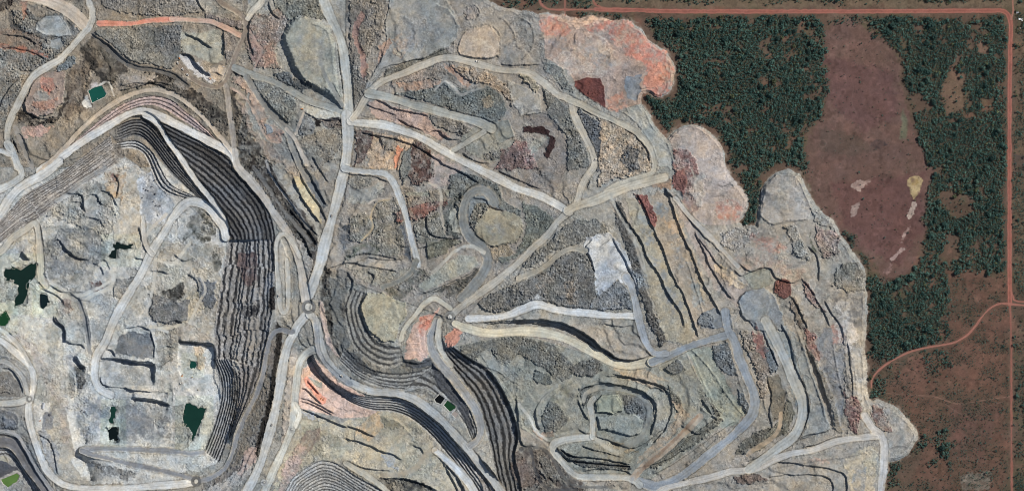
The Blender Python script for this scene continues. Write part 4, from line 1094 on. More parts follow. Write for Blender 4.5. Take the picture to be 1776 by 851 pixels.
# ---- broad heights by relaxation
Q = 4
qy, qx = NY//Q+1, NX//Q+1
cv = np.zeros((qy, qx)); cw = np.zeros((qy, qx))
def pin(p, z):
    p = smooth_line(p, 3)
    zr = z if isinstance(z, tuple) else (z, z)
    for q_, (a, b) in enumerate(zip(p[:-1], p[1:])):
        z = zr[0]+(zr[1]-zr[0])*q_/max(len(p)-2, 1)
        n = int(np.hypot(*(b-a))/2)+2
        for t in np.linspace(0, 1, n):
            x = (a[0]+(b[0]-a[0])*t-X0)/Q; y = (a[1]+(b[1]-a[1])*t-Y0)/Q
            xi, yi = int(x), int(y)
            if 0 <= xi < qx and 0 <= yi < qy: cv[yi, xi] += z; cw[yi, xi] += 1
for z, s in HC: pin(pts(s), z)
for bd in BAND: pin(pts(bd[7]), bd[1]); pin(pts(bd[8]), bd[2])
pin(pts('262,206 277,220'), -20); pin(pts('308,266 320,284'), -52); pin(pts('343,317 355,332'), -74); pin(pts('367,347 383,371'), -92)
mq = np.zeros((qy, qx)); mm = MSD[::Q, ::Q]; mq[:mm.shape[0], :mm.shape[1]] = mm
out = mq < -2
cv[out] = 0; cw[out] = 1
edge = (mq > -2) & (mq < 5) ; edge[:, :int((840-X0)/Q)] = False
cv[edge] = 0; cw[edge] = 1
def relax(cv, cw, it):
    h, w = cv.shape
    if min(h, w) < 6:
        z = np.full((h, w), cv.sum()/max(cw.sum(), 1))
    else:
        H2, W2 = (h+1)//2, (w+1)//2
        a = np.zeros((H2*2, W2*2)); b = np.zeros((H2*2, W2*2)); a[:h, :w] = cv; b[:h, :w] = cw
        z = relax(a.reshape(H2, 2, W2, 2).sum((1, 3)), b.reshape(H2, 2, W2, 2).sum((1, 3)), it)
        z = np.repeat(np.repeat(z, 2, 0), 2, 1)[:h, :w]
    k = cw > 0; val = cv/np.maximum(cw, 1e-9)
    z[k] = val[k]
    for _ in range(it):
        p = np.pad(z, 1, mode='edge')
        z = .25*(p[:-2, 1:-1]+p[2:, 1:-1]+p[1:-1, :-2]+p[1:-1, 2:])
        z[k] = val[k]
    return z
zq = relax(cv, cw, 80)
xq = np.clip((GX-X0)/Q, 0, qx-1.001); yq = np.clip((GY-Y0)/Q, 0, qy-1.001)
xi = xq.astype(int); yi = yq.astype(int); fx = xq-xi; fy = yq-yi
Z = ((zq[yi, xi]*(1-fx)+zq[yi, xi+1]*fx)*(1-fy)+(zq[yi+1, xi]*(1-fx)+zq[yi+1, xi+1]*fx)*fy).astype(f4)
Z += MESA
# outer face of the dumps
Z += np.where(GX > 500, 15*ss(-1, 7, MSD)*ss(500, 900, GX) + 2.0*np.exp(-((MSD-7)/1.8)**2)*(1.6*vnoise(3, 88)), 0)
BANDM = np.zeros((NY, NX), bool)
hl = blur(Z-MESA*.5, 3, 1) + 5*sn(46, 181) + 2.2*sn(17, 182) + .7*N6
LIFT = mine*ss(.30, .55, vnoise(40, 183))*ss(-60, -25, Z)
for bench, wgt in ((6.5, 1.0),):
    k = hl/bench; fr = k-np.floor(k)
    stp = (np.floor(k)+ss(.36, .64, fr)-k)*bench
    Z += stp*LIFT*1.15
    ln = np.exp(-((fr-.5)/.16)**2)*LIFT
    COL *= (1-.14*ln)[..., None]
for bi, bd in enumerate(BAND):
    n, zu, zl, rc, tc, rs, bk, u, l = bd[:9]
    pu, pl = smooth_line(pts(u), 4), smooth_line(pts(l), 4)
    poly = np.vstack([pu, pl[::-1]]) if len(bd) < 10 else pts(bd[9])
    sl, sd = poly_sd(poly, 6, .5)
    du, su = near(pu, 300, .5, sl)[1:3]; dl = near(pl, 300, .5, sl)[1]
    t = du/np.maximum(du+dl, 1e-3)
    br = np.random.RandomState(700+bi)
    knots = np.concatenate([[0], np.cumsum(br.uniform(1-.45*min(bk, 1), 1+.45*min(bk, 1), n))]); knots /= knots[-1]
    t = t + bk*(.16*N25[sl]+.10*N12[sl])/n + (.05+.12*bk)*N3[sl]/n + .05*WHITE[sl]/n
    # faulted blocks: benches jump along the strike
    blk = np.floor(su/br.uniform(26, 44)+.4*N25[sl]).astype(int) % 97
    t = np.clip(t + (br.uniform(-.5, .5, 97)*max(bk-.35, 0)/n)[blk], 0, .9999)
    k = np.interp(t, knots, np.arange(n+1)).clip(0, n-1e-3)
    fl_ = np.floor(k); fr = k-fl_
    rsn = np.clip(rs + bk*.18*N25[sl] + bk*.1*N6[sl], .15, .8)
    st = (fl_ + ss(0, 1, np.clip(fr/rsn, 0, 1)))/n
    if isinstance(zu, tuple):
        fs = su/max(su.max(), 1); zu, zl = zu[0]+(zu[1]-zu[0])*fs, zl[0]+(zl[1]-zl[0])*fs
    zb = zu+(zl-zu)*st
    m = ss(-.5, 1.0, sd)
    Z[sl] += (zb-Z[sl])*m
    slump = ss(.30, .62, sn(19, 800+bi)[sl]*.6+sn(7, 830+bi)[sl]*.55)*min(.25+bk, 1)
    zb = zb+((zu+(zl-zu)*t)-zb)*slump*.8
    ris = (1-.75*slump)*ss(-.06, .08, rsn-fr)*(ss(-.02, .1, fr))
    # seams: each bench has its own shade, broken along the strike
    rr = np.random.RandomState(900+bi); tint = rr.uniform(.82 if bi != 1 else .42, 1.12, n+1).astype(f4)[fl_.astype(int)]
    strike = 1 + (vnoise(9, 300+bi)[sl]-.5)*.34*bk + .10*N3[sl] + .08*WHITE[sl]
    c = soil(tc, .7, .86)[None, None]*tint[..., None]*strike[..., None]
    c = c + (rgb(rc)-c)*(ris*(.92-.25*bk*vnoise(7, 400+bi)[sl]))[..., None]
    COL[sl] += (c.astype(f4)-COL[sl])*(m*.94)[..., None]
    HEAP[sl] *= 1-m
    ROUGH[sl] += (.5+.9*bk-ROUGH[sl])*m
    BANDM[sl] |= sd > 0
for a in POLY_LATE: paint(*a, Z)
NS13, NS26 = vnoise(13, 500), vnoise(2.6, 510)
# scarps
dirs = dict(N=(0, -1), S=(0, 1), E=(1, 0), W=(-1, 0))
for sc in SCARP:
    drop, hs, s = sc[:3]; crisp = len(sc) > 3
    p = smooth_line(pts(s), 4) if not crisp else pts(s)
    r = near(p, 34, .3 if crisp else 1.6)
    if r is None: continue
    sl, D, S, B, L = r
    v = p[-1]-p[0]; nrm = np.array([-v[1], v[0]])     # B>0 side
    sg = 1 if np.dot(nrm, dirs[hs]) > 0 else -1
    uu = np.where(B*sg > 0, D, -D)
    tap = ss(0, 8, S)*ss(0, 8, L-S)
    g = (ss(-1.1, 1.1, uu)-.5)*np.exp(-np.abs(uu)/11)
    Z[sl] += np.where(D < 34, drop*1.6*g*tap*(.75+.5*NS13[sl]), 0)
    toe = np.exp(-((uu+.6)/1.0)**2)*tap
    COL[sl] *= (1-.22*np.where(D < 34, toe, 0))[..., None]      # darker line along the foot of the face
    HEAP[sl] *= 1-np.exp(-(D/2.5)**2)*tap*.8
for h, w, s in BERM:
    p = smooth_line(pts(s), 4)
    sl, D, S, B, L = near(p, 8, 1.0)
    k = np.exp(-(D/w)**2)*ss(0, 3, S)*ss(0, 3, L-S)
    lump = np.clip(.25+1.3*NS26[sl], 0, 1.4)
    Z[sl] += h*k*lump
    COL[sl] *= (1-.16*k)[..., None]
    HEAP[sl] *= 1-k

# ---- roads
NB8, NB5 = vnoise(8, 621), vnoise(5, 620)
ZS = blur(Z, 4, 2)
ROADM = np.zeros((NY, NX), f4); ROADID = np.full((NY, NX), -1, np.int16)
STEP = np.zeros((NY, NX), f4)
for ri, (kind, w, c, s) in enumerate(ROAD):
    p = smooth_line(pts(s), 6)
    r = near(p, w/2+10, .8 if kind != 'dirt' else .5)
    if r is None: continue
    sl, D, S, B, L = r
    h = w/2*(1+.10*np.sin(S/17.0+ri)+.08*np.sin(S/41.0+ri*3)) if kind != 'dirt' else w/2
    wob = .6*N6[sl]+.5*N3[sl]+.2*WHITE[sl]+.5*N25[sl]
    taper = 1
    m = ss(h+.7, h-.7, D+wob)
    endf = ss(-1, 4, S)*ss(-1, 4, L-S)
    m = m*np.where((D < 900), 1, 0)
    cc = np.broadcast_to(soil(c, .8, 1.07) if kind != 'dirt' else soil(c, .82, .86), m.shape+(3,)).astype(f4).copy()
    al = np.sin(S/9.0+ri)*.5+np.sin(S/23.0+ri*2)*.5
    if kind == 'haul':
        lanes = np.zeros_like(m)
        for q, a in ((-.52, -.10), (-.18, .06), (.14, -.11), (.5, .05)):
            lanes += a*np.exp(-((B/h-q-.05*al)/.13)**2)*(.6+.5*al*np.sign(q))
        cc *= (1+lanes*1.9-.13*ss(.1, .6, np.sin(S/31.0+ri*1.7)*.6+N25[sl]*.7)*np.exp(-(B/h/.55)**2)+.07*N25[sl]+.06*N12[sl]+.05*N6[sl]+.05*N3[sl]+.05*WHITE[sl])[..., None]
        a = .80+.18*np.clip(.5+STAIN[sl], 0, 1)
    elif kind == 'dirt':
        q = np.abs(B)/h
        if w > 5: cc *= (1+.30*np.exp(-((q-.78)/.2)**2)-.08*np.exp(-(q/.4)**2))[..., None]
        cc *= (1+.05*N12[sl]+.06*N6[sl])[..., None]
        a = .93 if w > 3 else (.9 if w > 1.8 else .62)
    else:
        cc *= (1+.06*N12[sl]+.05*N6[sl])[..., None]
        a = .35+.5*STAIN[sl]
    mine_ok = 1
    COL[sl] += (cc-COL[sl])*(m*a)[..., None]
    fm = ss(h+2.6, h+.6, D)
    if kind == 'haul':          # level across, graded along
        cum = np.concatenate([[0], np.cumsum(np.hypot(*np.diff(p, axis=0).T))])
        zc = ZS[(p[:, 1]-Y0).astype(int).clip(0, NY-1), (p[:, 0]-X0).astype(int).clip(0, NX-1)]
        zc = np.convolve(np.pad(zc, 4, mode='edge'), np.ones(9)/9, 'valid')
        Z[sl] += (np.interp(S, cum, zc).astype(f4)-Z[sl])*fm*.95
    elif kind == 'track': Z[sl] += (ZS[sl]-Z[sl])*fm*.6
    HEAP[sl] *= 1-ss(h+2.0, h, D)
    ROUGH[sl] += (.25-ROUGH[sl])*m
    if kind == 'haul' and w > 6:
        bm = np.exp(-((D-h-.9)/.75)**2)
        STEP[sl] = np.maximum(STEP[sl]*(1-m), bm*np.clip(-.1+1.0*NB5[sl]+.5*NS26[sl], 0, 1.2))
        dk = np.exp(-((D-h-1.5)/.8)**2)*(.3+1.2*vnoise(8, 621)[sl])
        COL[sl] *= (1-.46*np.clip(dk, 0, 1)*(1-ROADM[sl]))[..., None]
        du_ = np.exp(-((D-h)/2.2)**2)*(1-ROADM[sl])*np.clip(STAIN[sl]-.35, 0, 1)
        COL[sl] += (soil('178,166,146', .9, .9).astype(f4)-COL[sl])*(du_*.7)[..., None]
    ROADM[sl] = np.maximum(ROADM[sl], m)
    ROADID[sl][m > .5] = ri
for x, y, r, w, c in RING:
    d = np.hypot(GX-x, GY-y)
    m = ss(w/2+.6, w/2-.6, np.abs(d-r))
    COL += (soil(c, .6, .85)-COL)*(m*.95)[..., None]
    STEP *= 1-ss(r+w/2+2, r+w/2, d)
    isl = ss(r-w/2+.3, r-w/2-1, d) if r > 3 else 0*d
    COL += (soil("190,188,180", .8, 1.0)-COL)*(isl*.85)[..., None]
    COL *= (1-.45*np.exp(-((d-r+w/2)/.9)**2)*(r > 3)-.35*np.exp(-((d-r-w/2-.6)/.9)**2)*(ROADM < .5)*(r > 0))[..., None]
    STEP += isl*.9*(r > 0) + .5*np.exp(-((d-r-w/2-.8)/.7)**2)*(ROADM < .4)*(r > 0)
    HEAP *= 1-ss(r+w/2+1, r+w/2-1, d)
    ROADM = np.maximum(ROADM, m)
Z += STEP*2.6*mine

# ---- ponds
PONDM = np.zeros((NY, NX), bool); ponds = []
for c, s, kind in POND:
    if kind == 'dummy': continue
    p = pts(s)
    lined = kind in ('green_water', 'lined_pond', 'settling_pond')
    wv = 0 if lined else 6.5
    sl, sd = poly_sd(p, 10, wv)
    lev = float(np.median(blur(Z, 3, 1)[sl][sd > 0])) - (1 if lined else 1.5)
    if lined:
        bank = ss(5, 2.2, -sd)
        Z[sl] += (lev+2.6-Z[sl])*bank
        mix(COL, sl, soil("182,176,164"), ss(2.2, 1.2, -sd)*.7*(1-ROADM[sl]))
        Z[sl] = np.where(sd > -1, lev+2.6-5*ss(-1, .8, sd), Z[sl])
    else:
        Z[sl] += (lev+1.2-Z[sl])*ss(4, .5, -sd)
        Z[sl] -= 4.5*ss(-1.0, .8, sd)
        COL[sl] *= (1-.42*ss(4.5, -1, -sd+2*N3[sl]))[..., None]*np.array([.97, 1, .95], f4)
    HEAP[sl] *= ss(0, 2, -sd); ROUGH[sl] *= ss(-1, 2, -sd)
    PONDM[sl] |= sd > .4
    ponds.append((c, p, lev, kind))

# ---- tipped heaps: cones on a jittered lattice
def cones(sp, rad, seed):
    r = np.random.RandomState(seed)
    x = (GX-X0)/sp+2; y = (GY-Y0)/sp+2
    n, mk = int(y.max())+4, int(x.max())+4
    jx = r.rand(n, mk).astype(f4); jy = r.rand(n, mk).astype(f4); hh = r.uniform(.55, 1.15, (n, mk)).astype(f4); tt = r.rand(n, mk).astype(f4)
    xi = np.floor(x).astype(int); yi = np.floor(y).astype(int)
    best = np.zeros_like(GX); tint = np.full_like(GX, .5)
    for a in (-1, 0, 1):
        for b in (-1, 0, 1):
            cx = xi+b+.5+(jx[yi+a, xi+b]-.5)*.85; cy = yi+a+.5+(jy[yi+a, xi+b]-.5)*.85
            d = np.hypot(x-cx, y-cy)*sp
            v = hh[yi+a, xi+b]*np.clip(1-d/rad, 0, 1)
            k = v > best
            best = np.where(k, v, best); tint = np.where(k, tt[yi+a, xi+b], tint)
    return best, tint
C1, T1 = cones(3.4, 2.5, 41)
C2, T2 = cones(2.4, 1.8, 42)
HEAP *= np.clip(.62+.8*vnoise(15, 191)+.25*N6, .4, 1.35)
big = ss(3.4, 5.2, HEAP)
hz = HEAP*(C1*(.45+.55*big)+C2*(.55-.35*big))
Z += hz*HEAPK
hm = np.clip(HEAP/3.5, 0, 1)
COL *= (1+hm*((T1-.5)*(.42+.5*big)+(T2-.5)*.36+.08*WHITE))[..., None]
# loose boulders and rough digging
ridge = np.abs(sn(5, 71))*.5+np.abs(sn(2.9, 72))*.7
mr = np.where(mine, 1.0, .5)
fine = .8*ROUGH*mr
Z += fine*(.5*N6+1.5*(ridge-.4)+1.2*N3+.8*WHITE)
Z += EDGE*3.0*(1-ROADM)
COL *= (1-.16*EDGE*(1-ROADM))[..., None]
# small windrows wandering over the open ground
for q_, (sc, sd_, wd) in enumerate(((30, 111, .03), (19, 113, .035), (46, 115, .022))):
    f_ = np.abs(sn(sc, sd_)+.35*sn(sc/3, sd_+1))
    wr = np.exp(-(f_/wd)**2)*ss(.35, .6, vnoise(22, sd_+30))*ss(.9, 1.4, ROUGH+.25)*mine*(1-ROADM)*(~BANDM)
    Z += wr*3.2*(.4+vnoise(3, 119))
    COL *= (1-.18*wr)[..., None]
# vehicle passes: faint light and dark scratches on open mine ground
trk = np.abs(sn(40, 81)+.35*sn(13, 82)); trk2 = np.abs(sn(31, 83)+.3*sn(11, 84))
tr = np.exp(-(trk/.03)**2)*.7+np.exp(-(trk2/.025)**2)*.6
openg = mine*(1-hm)*(1-ROADM)*(~BANDM)
COL *= (1+.09*tr*openg)[..., None]
# ground mottling
M = 1+mine*(.06*N60+.08*N25+.09*N12+(.10*N6+.16*N3+.13*WHITE)*(1-.7*ROADM))+(~mine)*(.06*N6+.08*N3+.07*WHITE)
warm = .05*sn(34, 91)+.04*sn(12, 92)+.03*sn(5, 93)-.015
WC = np.stack([1+warm, 1+.1*warm, 1-1.15*warm], -1)
COL *= M[..., None]
COL *= np.where(mine[..., None], WC, 1+.4*(WC-1))
# pale and dark blotches on the flats
pb = ss(.45, .8, sn(9, 95)*.6+sn(4, 96)*.6)*openg
COL *= (1+.12*pb)[..., None]
db = ss(.5, .85, sn(15, 97)*.7+sn(5, 98)*.6)*openg
COL *= (1-.16*db)[..., None]
# dark coaly rubble scattered where the ground is rough
rub = ss(.55, .8, sn(3.3, 99)*.6+sn(8, 100)*.6)*np.clip((ROUGH-1.1)/2, 0, 1)
COL *= (1-.38*rub)[..., None]
grit = mine*(1-ROADM)*np.clip(ROUGH*.7+hm, 0, 1)
COL *= (1+grit*(.36*(WHITE > .9)-.36*(WHITE < -.88)))[..., None]
COL *= ALB
COL = np.clip(COL, .004, .9)

fringe = ss(-5.5, 0, MSD+2.2*N6+2.0*N3)*(~mine)*np.clip(STAIN-.1, 0, 1)
COL += (soil('150,138,124')*ALB-COL)*(fringe*.75)[..., None]
# where trees stand
dens = np.zeros((NY, NX), f4); crad = np.full((NY, NX), 1.3, f4)
for d, r, s in WOOD:
    sl, sd = poly_sd(pts(s), 12, 5)
    m = ss(-5, 4, sd+3*N6[sl]+5*N12[sl]+4*N25[sl])
    up = (d*m) > dens[sl]
    dens[sl] = np.where(up, d*m, dens[sl]); crad[sl] = np.where(up & (m > .3), r, crad[sl])
for s in CLEAR:
    sl, sd = poly_sd(pts(s), 12, 5)
    dens[sl] *= 1-.93*ss(-2, 2, sd)
gapn = .6*sn(22, 140)+.45*sn(8, 141)+.3*sn(4, 142)
rx, ry = (GX+GY)*.707, (GX-GY)*.707
q_ = np.random.RandomState(9).rand(240, 600).astype(f4)*2-1
a_, c_ = (rx+900)/22, (ry+1600)/7
ai, ci = a_.astype(int), c_.astype(int); fa, fc_ = a_-ai, c_-ci
fa = fa*fa*(3-2*fa); fc_ = fc_*fc_*(3-2*fc_)
streak = (q_[ai, ci]*(1-fa)+q_[ai+1, ci]*fa)*(1-fc_)+(q_[ai, ci+1]*(1-fa)+q_[ai+1, ci+1]*fa)*fc_
gapn += .42*streak*ss(1480, 1380, GX)
dens = np.where(dens > .5, dens*(.10+.90*ss(-.52, -.2, gapn+.10)), dens*np.clip(.9+1.3*gapn, 0, 2))
dens *= ss(-.5, -2.5, MSD)
dirtm = np.zeros((NY, NX), bool)
for i, r_ in enumerate(ROAD):
    if r_[0] == 'dirt' and r_[1] > 1.7: dirtm |= ROADID == i
dm = blur(dirtm.astype(f4), 2, 1)
dens *= (dm < .05)
shaded_litter = np.clip(blur(dens, 2, 2)*1.1, 0, 1)*(~mine)
COL += (rgb('58,62,51')*ALB*(1+.2*N3+.15*N6)[..., None]-COL)*(shaded_litter*.6)[..., None]  # litter and undergrowth tone, with the shade between crowns painted in
# ---- classes of ground, for separate objects
CL = {0: 'bushland', 1: 'burnt_meadow', 2: 'mine_ground', 3: 'pit_wall', 4: 'spoil_heaps', 5: 'pit_floor'}
CLS[:] = 0
CLS[BURN > .5] = 1
CLS[mine] = 2
sl, sd = poly_sd(pts("-44,470 0,424 60,384 116,340 166,308 204,262 258,282 306,344 350,345 391,408 372,560 371,622 382,680 355,778 140,772 100,640 40,570 -44,545"), 4, 0)
f = np.zeros_like(mine); f[sl] = sd > 0
CLS[f & mine] = 5
CLS[(HEAP > 1.5) & mine] = 4
CLS[BANDM & mine] = 3
for ri, rd in enumerate(ROAD):
    CLS[ROADID == ri] = 10+ri

def zat(x, y):
    """ground height (m) at plan coordinates"""
    x = np.clip(np.asarray(x, float)-X0, 0, NX-1.01); y = np.clip(np.asarray(y, float)-Y0, 0, NY-1.01)
    a = x.astype(int); b = y.astype(int); fx = x-a; fy = y-b
    return (Z[b, a]*(1-fx)+Z[b, a+1]*fx)*(1-fy)+(Z[b+1, a]*(1-fx)+Z[b+1, a+1]*fx)*fy
def wx(x): return (np.asarray(x, float)-PW/2)*U
def wy(y): return (PH/2-np.asarray(y, float))*U
# ------------------------------------------------------------------ BLENDER SIDE
scene = bpy.context.scene
col = scene.collection

def nodes_of(name):
    m = bpy.data.materials.new(name); m.use_nodes = True
    nt = m.node_tree; b = nt.nodes['Principled BSDF']
    return m, nt, b
def simple_mat(name, c, rough=.6, metal=0.0, var=.12, scale=.6):
    """painted or weathered surface with procedural variation"""
    m, nt, b = nodes_of(name)
    tc = nt.nodes.new('ShaderNodeTexCoord'); n = nt.nodes.new('ShaderNodeTexNoise'); n.inputs['Scale'].default_value = scale; n.inputs['Detail'].default_value = 4
    nt.links.new(tc.outputs['Object'], n.inputs['Vector'])
    r = nt.nodes.new('ShaderNodeValToRGB'); r.color_ramp.elements[0].position = .3; r.color_ramp.elements[1].position = .7
    c = np.array(c, float)
    r.color_ramp.elements[0].color = (*(c*(1-var)), 1); r.color_ramp.elements[1].color = (*np.clip(c*(1+var), 0, 1), 1)
    nt.links.new(n.outputs['Fac'], r.inputs['Fac']); nt.links.new(r.outputs['Color'], b.inputs['Base Color'])
    b.inputs['Roughness'].default_value = rough; b.inputs['Metallic'].default_value = metal
    return m
def earth(name, fine, bump, rough=.96):
    m, nt, b = nodes_of(name)
    at = nt.nodes.new('ShaderNodeAttribute'); at.attribute_name = 'Ground'
    tc = nt.nodes.new('ShaderNodeTexCoord')
    n = nt.nodes.new('ShaderNodeTexNoise'); n.inputs['Scale'].default_value = 1/7.0; n.inputs['Detail'].default_value = 5; n.inputs['Roughness'].default_value = .65
    nt.links.new(tc.outputs['Object'], n.inputs['Vector'])
    mr = nt.nodes.new('ShaderNodeMapRange'); mr.inputs['From Min'].default_value = .25; mr.inputs['From Max'].default_value = .75
    mr.inputs['To Min'].default_value = 1-fine; mr.inputs['To Max'].default_value = 1+fine
    nt.links.new(n.outputs['Fac'], mr.inputs['Value'])
    vm = nt.nodes.new('ShaderNodeVectorMath'); vm.operation = 'SCALE'
    nt.links.new(at.outputs['Color'], vm.inputs[0]); nt.links.new(mr.outputs['Result'], vm.inputs['Scale'])
    nt.links.new(vm.outputs['Vector'], b.inputs['Base Color'])
    if bump:
        bp = nt.nodes.new('ShaderNodeBump'); bp.inputs['Strength'].default_value = bump; bp.inputs['Distance'].default_value = 2.5
        n2 = nt.nodes.new('ShaderNodeTexNoise'); n2.inputs['Scale'].default_value = 1/5.0; n2.inputs['Detail'].default_value = 6; n2.inputs['Roughness'].default_value = .7
        nt.links.new(tc.outputs['Object'], n2.inputs['Vector']); nt.links.new(n2.outputs['Fac'], bp.inputs['Height'])
        nt.links.new(bp.outputs['Normal'], b.inputs['Normal'])
    b.inputs['Roughness'].default_value = rough; b.inputs['Specular IOR Level'].default_value = .15
    return m

def np_mesh(name, V, F, mat, attr=None, smooth=False):
    me = bpy.data.meshes.new(name)
    n = F.shape[1]
    me.vertices.add(len(V)); me.vertices.foreach_set('co', np.ascontiguousarray(V, f4).ravel())
    me.loops.add(F.size); me.loops.foreach_set('vertex_index', np.ascontiguousarray(F, np.int32).ravel())
    me.polygons.add(len(F)); me.polygons.foreach_set('loop_start', np.arange(0, F.size, n, dtype=np.int32))
    me.polygons.foreach_set('loop_total', np.full(len(F), n, np.int32))
    me.polygons.foreach_set('use_smooth', np.full(len(F), smooth, bool))
    if attr is not None:
        a = me.color_attributes.new('Ground', 'FLOAT_COLOR', 'POINT')
        a.data.foreach_set('color', np.concatenate([attr, np.ones((len(attr), 1))], 1).astype(f4).ravel())
    me.update(calc_edges=True)
    me.materials.append(mat)
    return me
def link(name, me, parent=None, loc=None):
    o = bpy.data.objects.new(name, me); col.objects.link(o)
    if parent: o.parent = parent
    if loc is not None: o.location = loc
    return o
def tag(o, label=None, cat=None, group=None, kind=None):
    if label: o['label'] = label
    if cat: o['category'] = cat
    if group: o['group'] = group
    if kind: o['kind'] = kind

# ---- terrain grid with widening rings out to the horizon
grow = np.cumsum(1.6*1.32**np.arange(26)); grow = grow[grow < 6000]
E = len(grow)
ax = np.concatenate([X0-grow[::-1], np.arange(NX)+X0, X0+NX-1+grow]); ay = np.concatenate([Y0-grow[::-1], np.arange(NY)+Y0, Y0+NY-1+grow])
pad = lambda A: np.pad(A, [(E, E), (E, E)]+[(0, 0)]*(A.ndim-2), mode='edge')
ZZ, CC, KK = pad(Z), pad(COL), pad(CLS)
AX, AY = np.meshgrid(ax, ay)
dx = np.maximum(np.maximum(X0-AX, AX-(X0+NX-1)), np.maximum(Y0-AY, AY-(Y0+NY-1)))
ext = np.clip(dx/60, 0, 1)
ZZ = ZZ*(1-ext) + ext*0
far = rgb("106,86,72")*ALB; rr = np.random.RandomState(5)
CC = CC*(1-ext[..., None]) + far*(ext*(1+.25*(rr.rand(*AX.shape)-.5)))[..., None]
KK = np.where(dx > 40, 0, KK)
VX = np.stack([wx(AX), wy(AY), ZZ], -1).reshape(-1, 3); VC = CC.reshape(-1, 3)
Ht, Wt = AX.shape
idx = np.arange(Ht*Wt).reshape(Ht, Wt)
QUAD = np.stack([idx[1:, :-1], idx[1:, 1:], idx[:-1, 1:], idx[:-1, :-1]], -1).reshape(-1, 4)
qc = KK[:-1, :-1].reshape(-1)
M_bush = earth('bush_soil', .10, .25); M_burn = earth('burnt_grass', .10, .2); M_mine = earth('mine_soil', .10, .35)
M_wall = earth('benched_rock', .12, .4); M_spoil = earth('tipped_rock', .16, .6); M_floor = earth('pit_floor_rock', .10, .35)
M_haul = earth('graded_road', .05, .06); M_dirt = earth('red_dirt', .06, .06)
mats = {0: M_bush, 1: M_burn, 2: M_mine, 3: M_wall, 4: M_spoil, 5: M_floor}
for k in np.unique(qc):
    f = QUAD[qc == k]
    u, inv = np.unique(f, return_inverse=True)
    if k >= 10:
        kind = ROAD[k-10][0]
        nm = {'haul': 'haul_road', 'track': 'mine_track', 'dirt': 'dirt_road'}[kind]; mt = M_dirt if kind == 'dirt' else M_haul
    else:
        nm, mt = CL[k], mats[k]
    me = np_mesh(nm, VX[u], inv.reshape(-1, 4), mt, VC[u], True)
    o = link(nm, me)
    if k == 4: tag(o, 'countless tipped heaps of grey and brown waste rock', 'spoil heaps', kind='stuff')
    else: tag(o, kind='structure')

# ---- water
def water_mat(name, c):
    m, nt, b = nodes_of(name)
    tc = nt.nodes.new('ShaderNodeTexCoord'); n = nt.nodes.new('ShaderNodeTexNoise'); n.inputs['Scale'].default_value = .02; n.inputs['Detail'].default_value = 3
    nt.links.new(tc.outputs['Object'], n.inputs['Vector'])
    r = nt.nodes.new('ShaderNodeValToRGB'); c = np.array(c)
    r.color_ramp.elements[0].color = (*(c*.75), 1); r.color_ramp.elements[1].color = (*(c*1.3), 1)
    nt.links.new(n.outputs['Fac'], r.inputs['Fac']); nt.links.new(r.outputs['Color'], b.inputs['Base Color'])
    b.inputs['Roughness'].default_value = .25; b.inputs['Specular IOR Level'].default_value = .25
    return m
import mathutils
for c, p, lev, kind in ponds:
    bm = bmesh.new()
    q = p.copy()
    if kind == 'pit_water':                      # ground dips under the sheet, so the shoreline follows the terrain
        ce = q.mean(0); q = q+(q-ce)/np.maximum(np.hypot(*(q-ce).T), 1)[:, None]*1.5
    vs = [bm.verts.new((float(wx(x)), float(wy(y)), lev)) for x, y in q]
    fc = bm.faces.new(vs); bm.normal_update()
    if fc.normal.z < 0: fc.normal_flip()
    bmesh.ops.triangulate(bm, faces=[fc])
    nm = {'green_water': 'reservoir_water', 'pit_water': 'pit_water', 'lined_pond': 'pond_water', 'settling_pond': 'settling_pond_silt'}[kind]
    me = bpy.data.meshes.new(nm); bm.to_mesh(me); bm.free()
    me.materials.append(water_mat(nm, rgb(c)*ALB))
    tag(link(nm, me), kind='structure')

# ------------------------------------------------------------------ TREES
def crown_template(r, clumps, leaves, seed):
    """unit crown (radius 1, base z 0): clumps of foliage and loose leaf faces through its volume"""
    rr = np.random.RandomState(seed)
    bm = bmesh.new(); bmesh.ops.create_icosphere(bm, subdivisions=1, radius=1)
    iv = np.array([v.co[:] for v in bm.verts]); ifc = np.array([[v.index for v in f.verts] for f in bm.faces]); bm.free()
    V, F, T = [], [], []; n = 0
    for k in range(clumps):
        a = rr.uniform(0, 2*math.pi); d = math.sqrt(rr.rand())*.72 if k else 0
        s = rr.uniform(.3, .52)*(1.0-.25*d)
        z = (1-d*d)*.55*rr.uniform(.5, 1.1)+.1
        q = iv*(1+rr.uniform(-.3, .3, (len(iv), 1)))*np.array([s, s, s*.75])
        q = q+[d*math.cos(a), d*math.sin(a), z]
        V.append(q); F.append(ifc+n); n += len(q); T.append(np.full(len(q), rr.uniform(.7, 1.35)))
    for k in range(leaves):
        a = rr.uniform(0, 2*math.pi); d = rr.rand()**.5*1.05
        c = np.array([d*math.cos(a), d*math.sin(a), rr.uniform(.05, .9)*(1.1-d*.6)])
        e = rr.normal(size=(3, 3))*.10
        V.append(c+e); F.append(np.array([[n, n+1, n+2]])); n += 3; T.append(np.full(3, rr.uniform(.6, 1.6)))
    return np.vstack(V), np.vstack(F), np.concatenate(T)
def tube_tpl(a, b, ra, rb, k=5):
    a = np.array(a, float); b = np.array(b, float); d = b-a; d /= np.linalg.norm(d)
    s = np.cross(d, [1, 0, 0] if abs(d[0]) < .9 else [0, 1, 0]); s /= np.linalg.norm(s); t = np.cross(d, s)
    an = np.arange(k)*2*math.pi/k
    ring = np.cos(an)[:, None]*s+np.sin(an)[:, None]*t
    V = np.vstack([a+ring*ra, b+ring*rb])
    F = []
    for i in range(k):
        j = (i+1) % k
        F += [[i, j, k+j], [i, k+j, k+i]]
    return V, np.array(F)
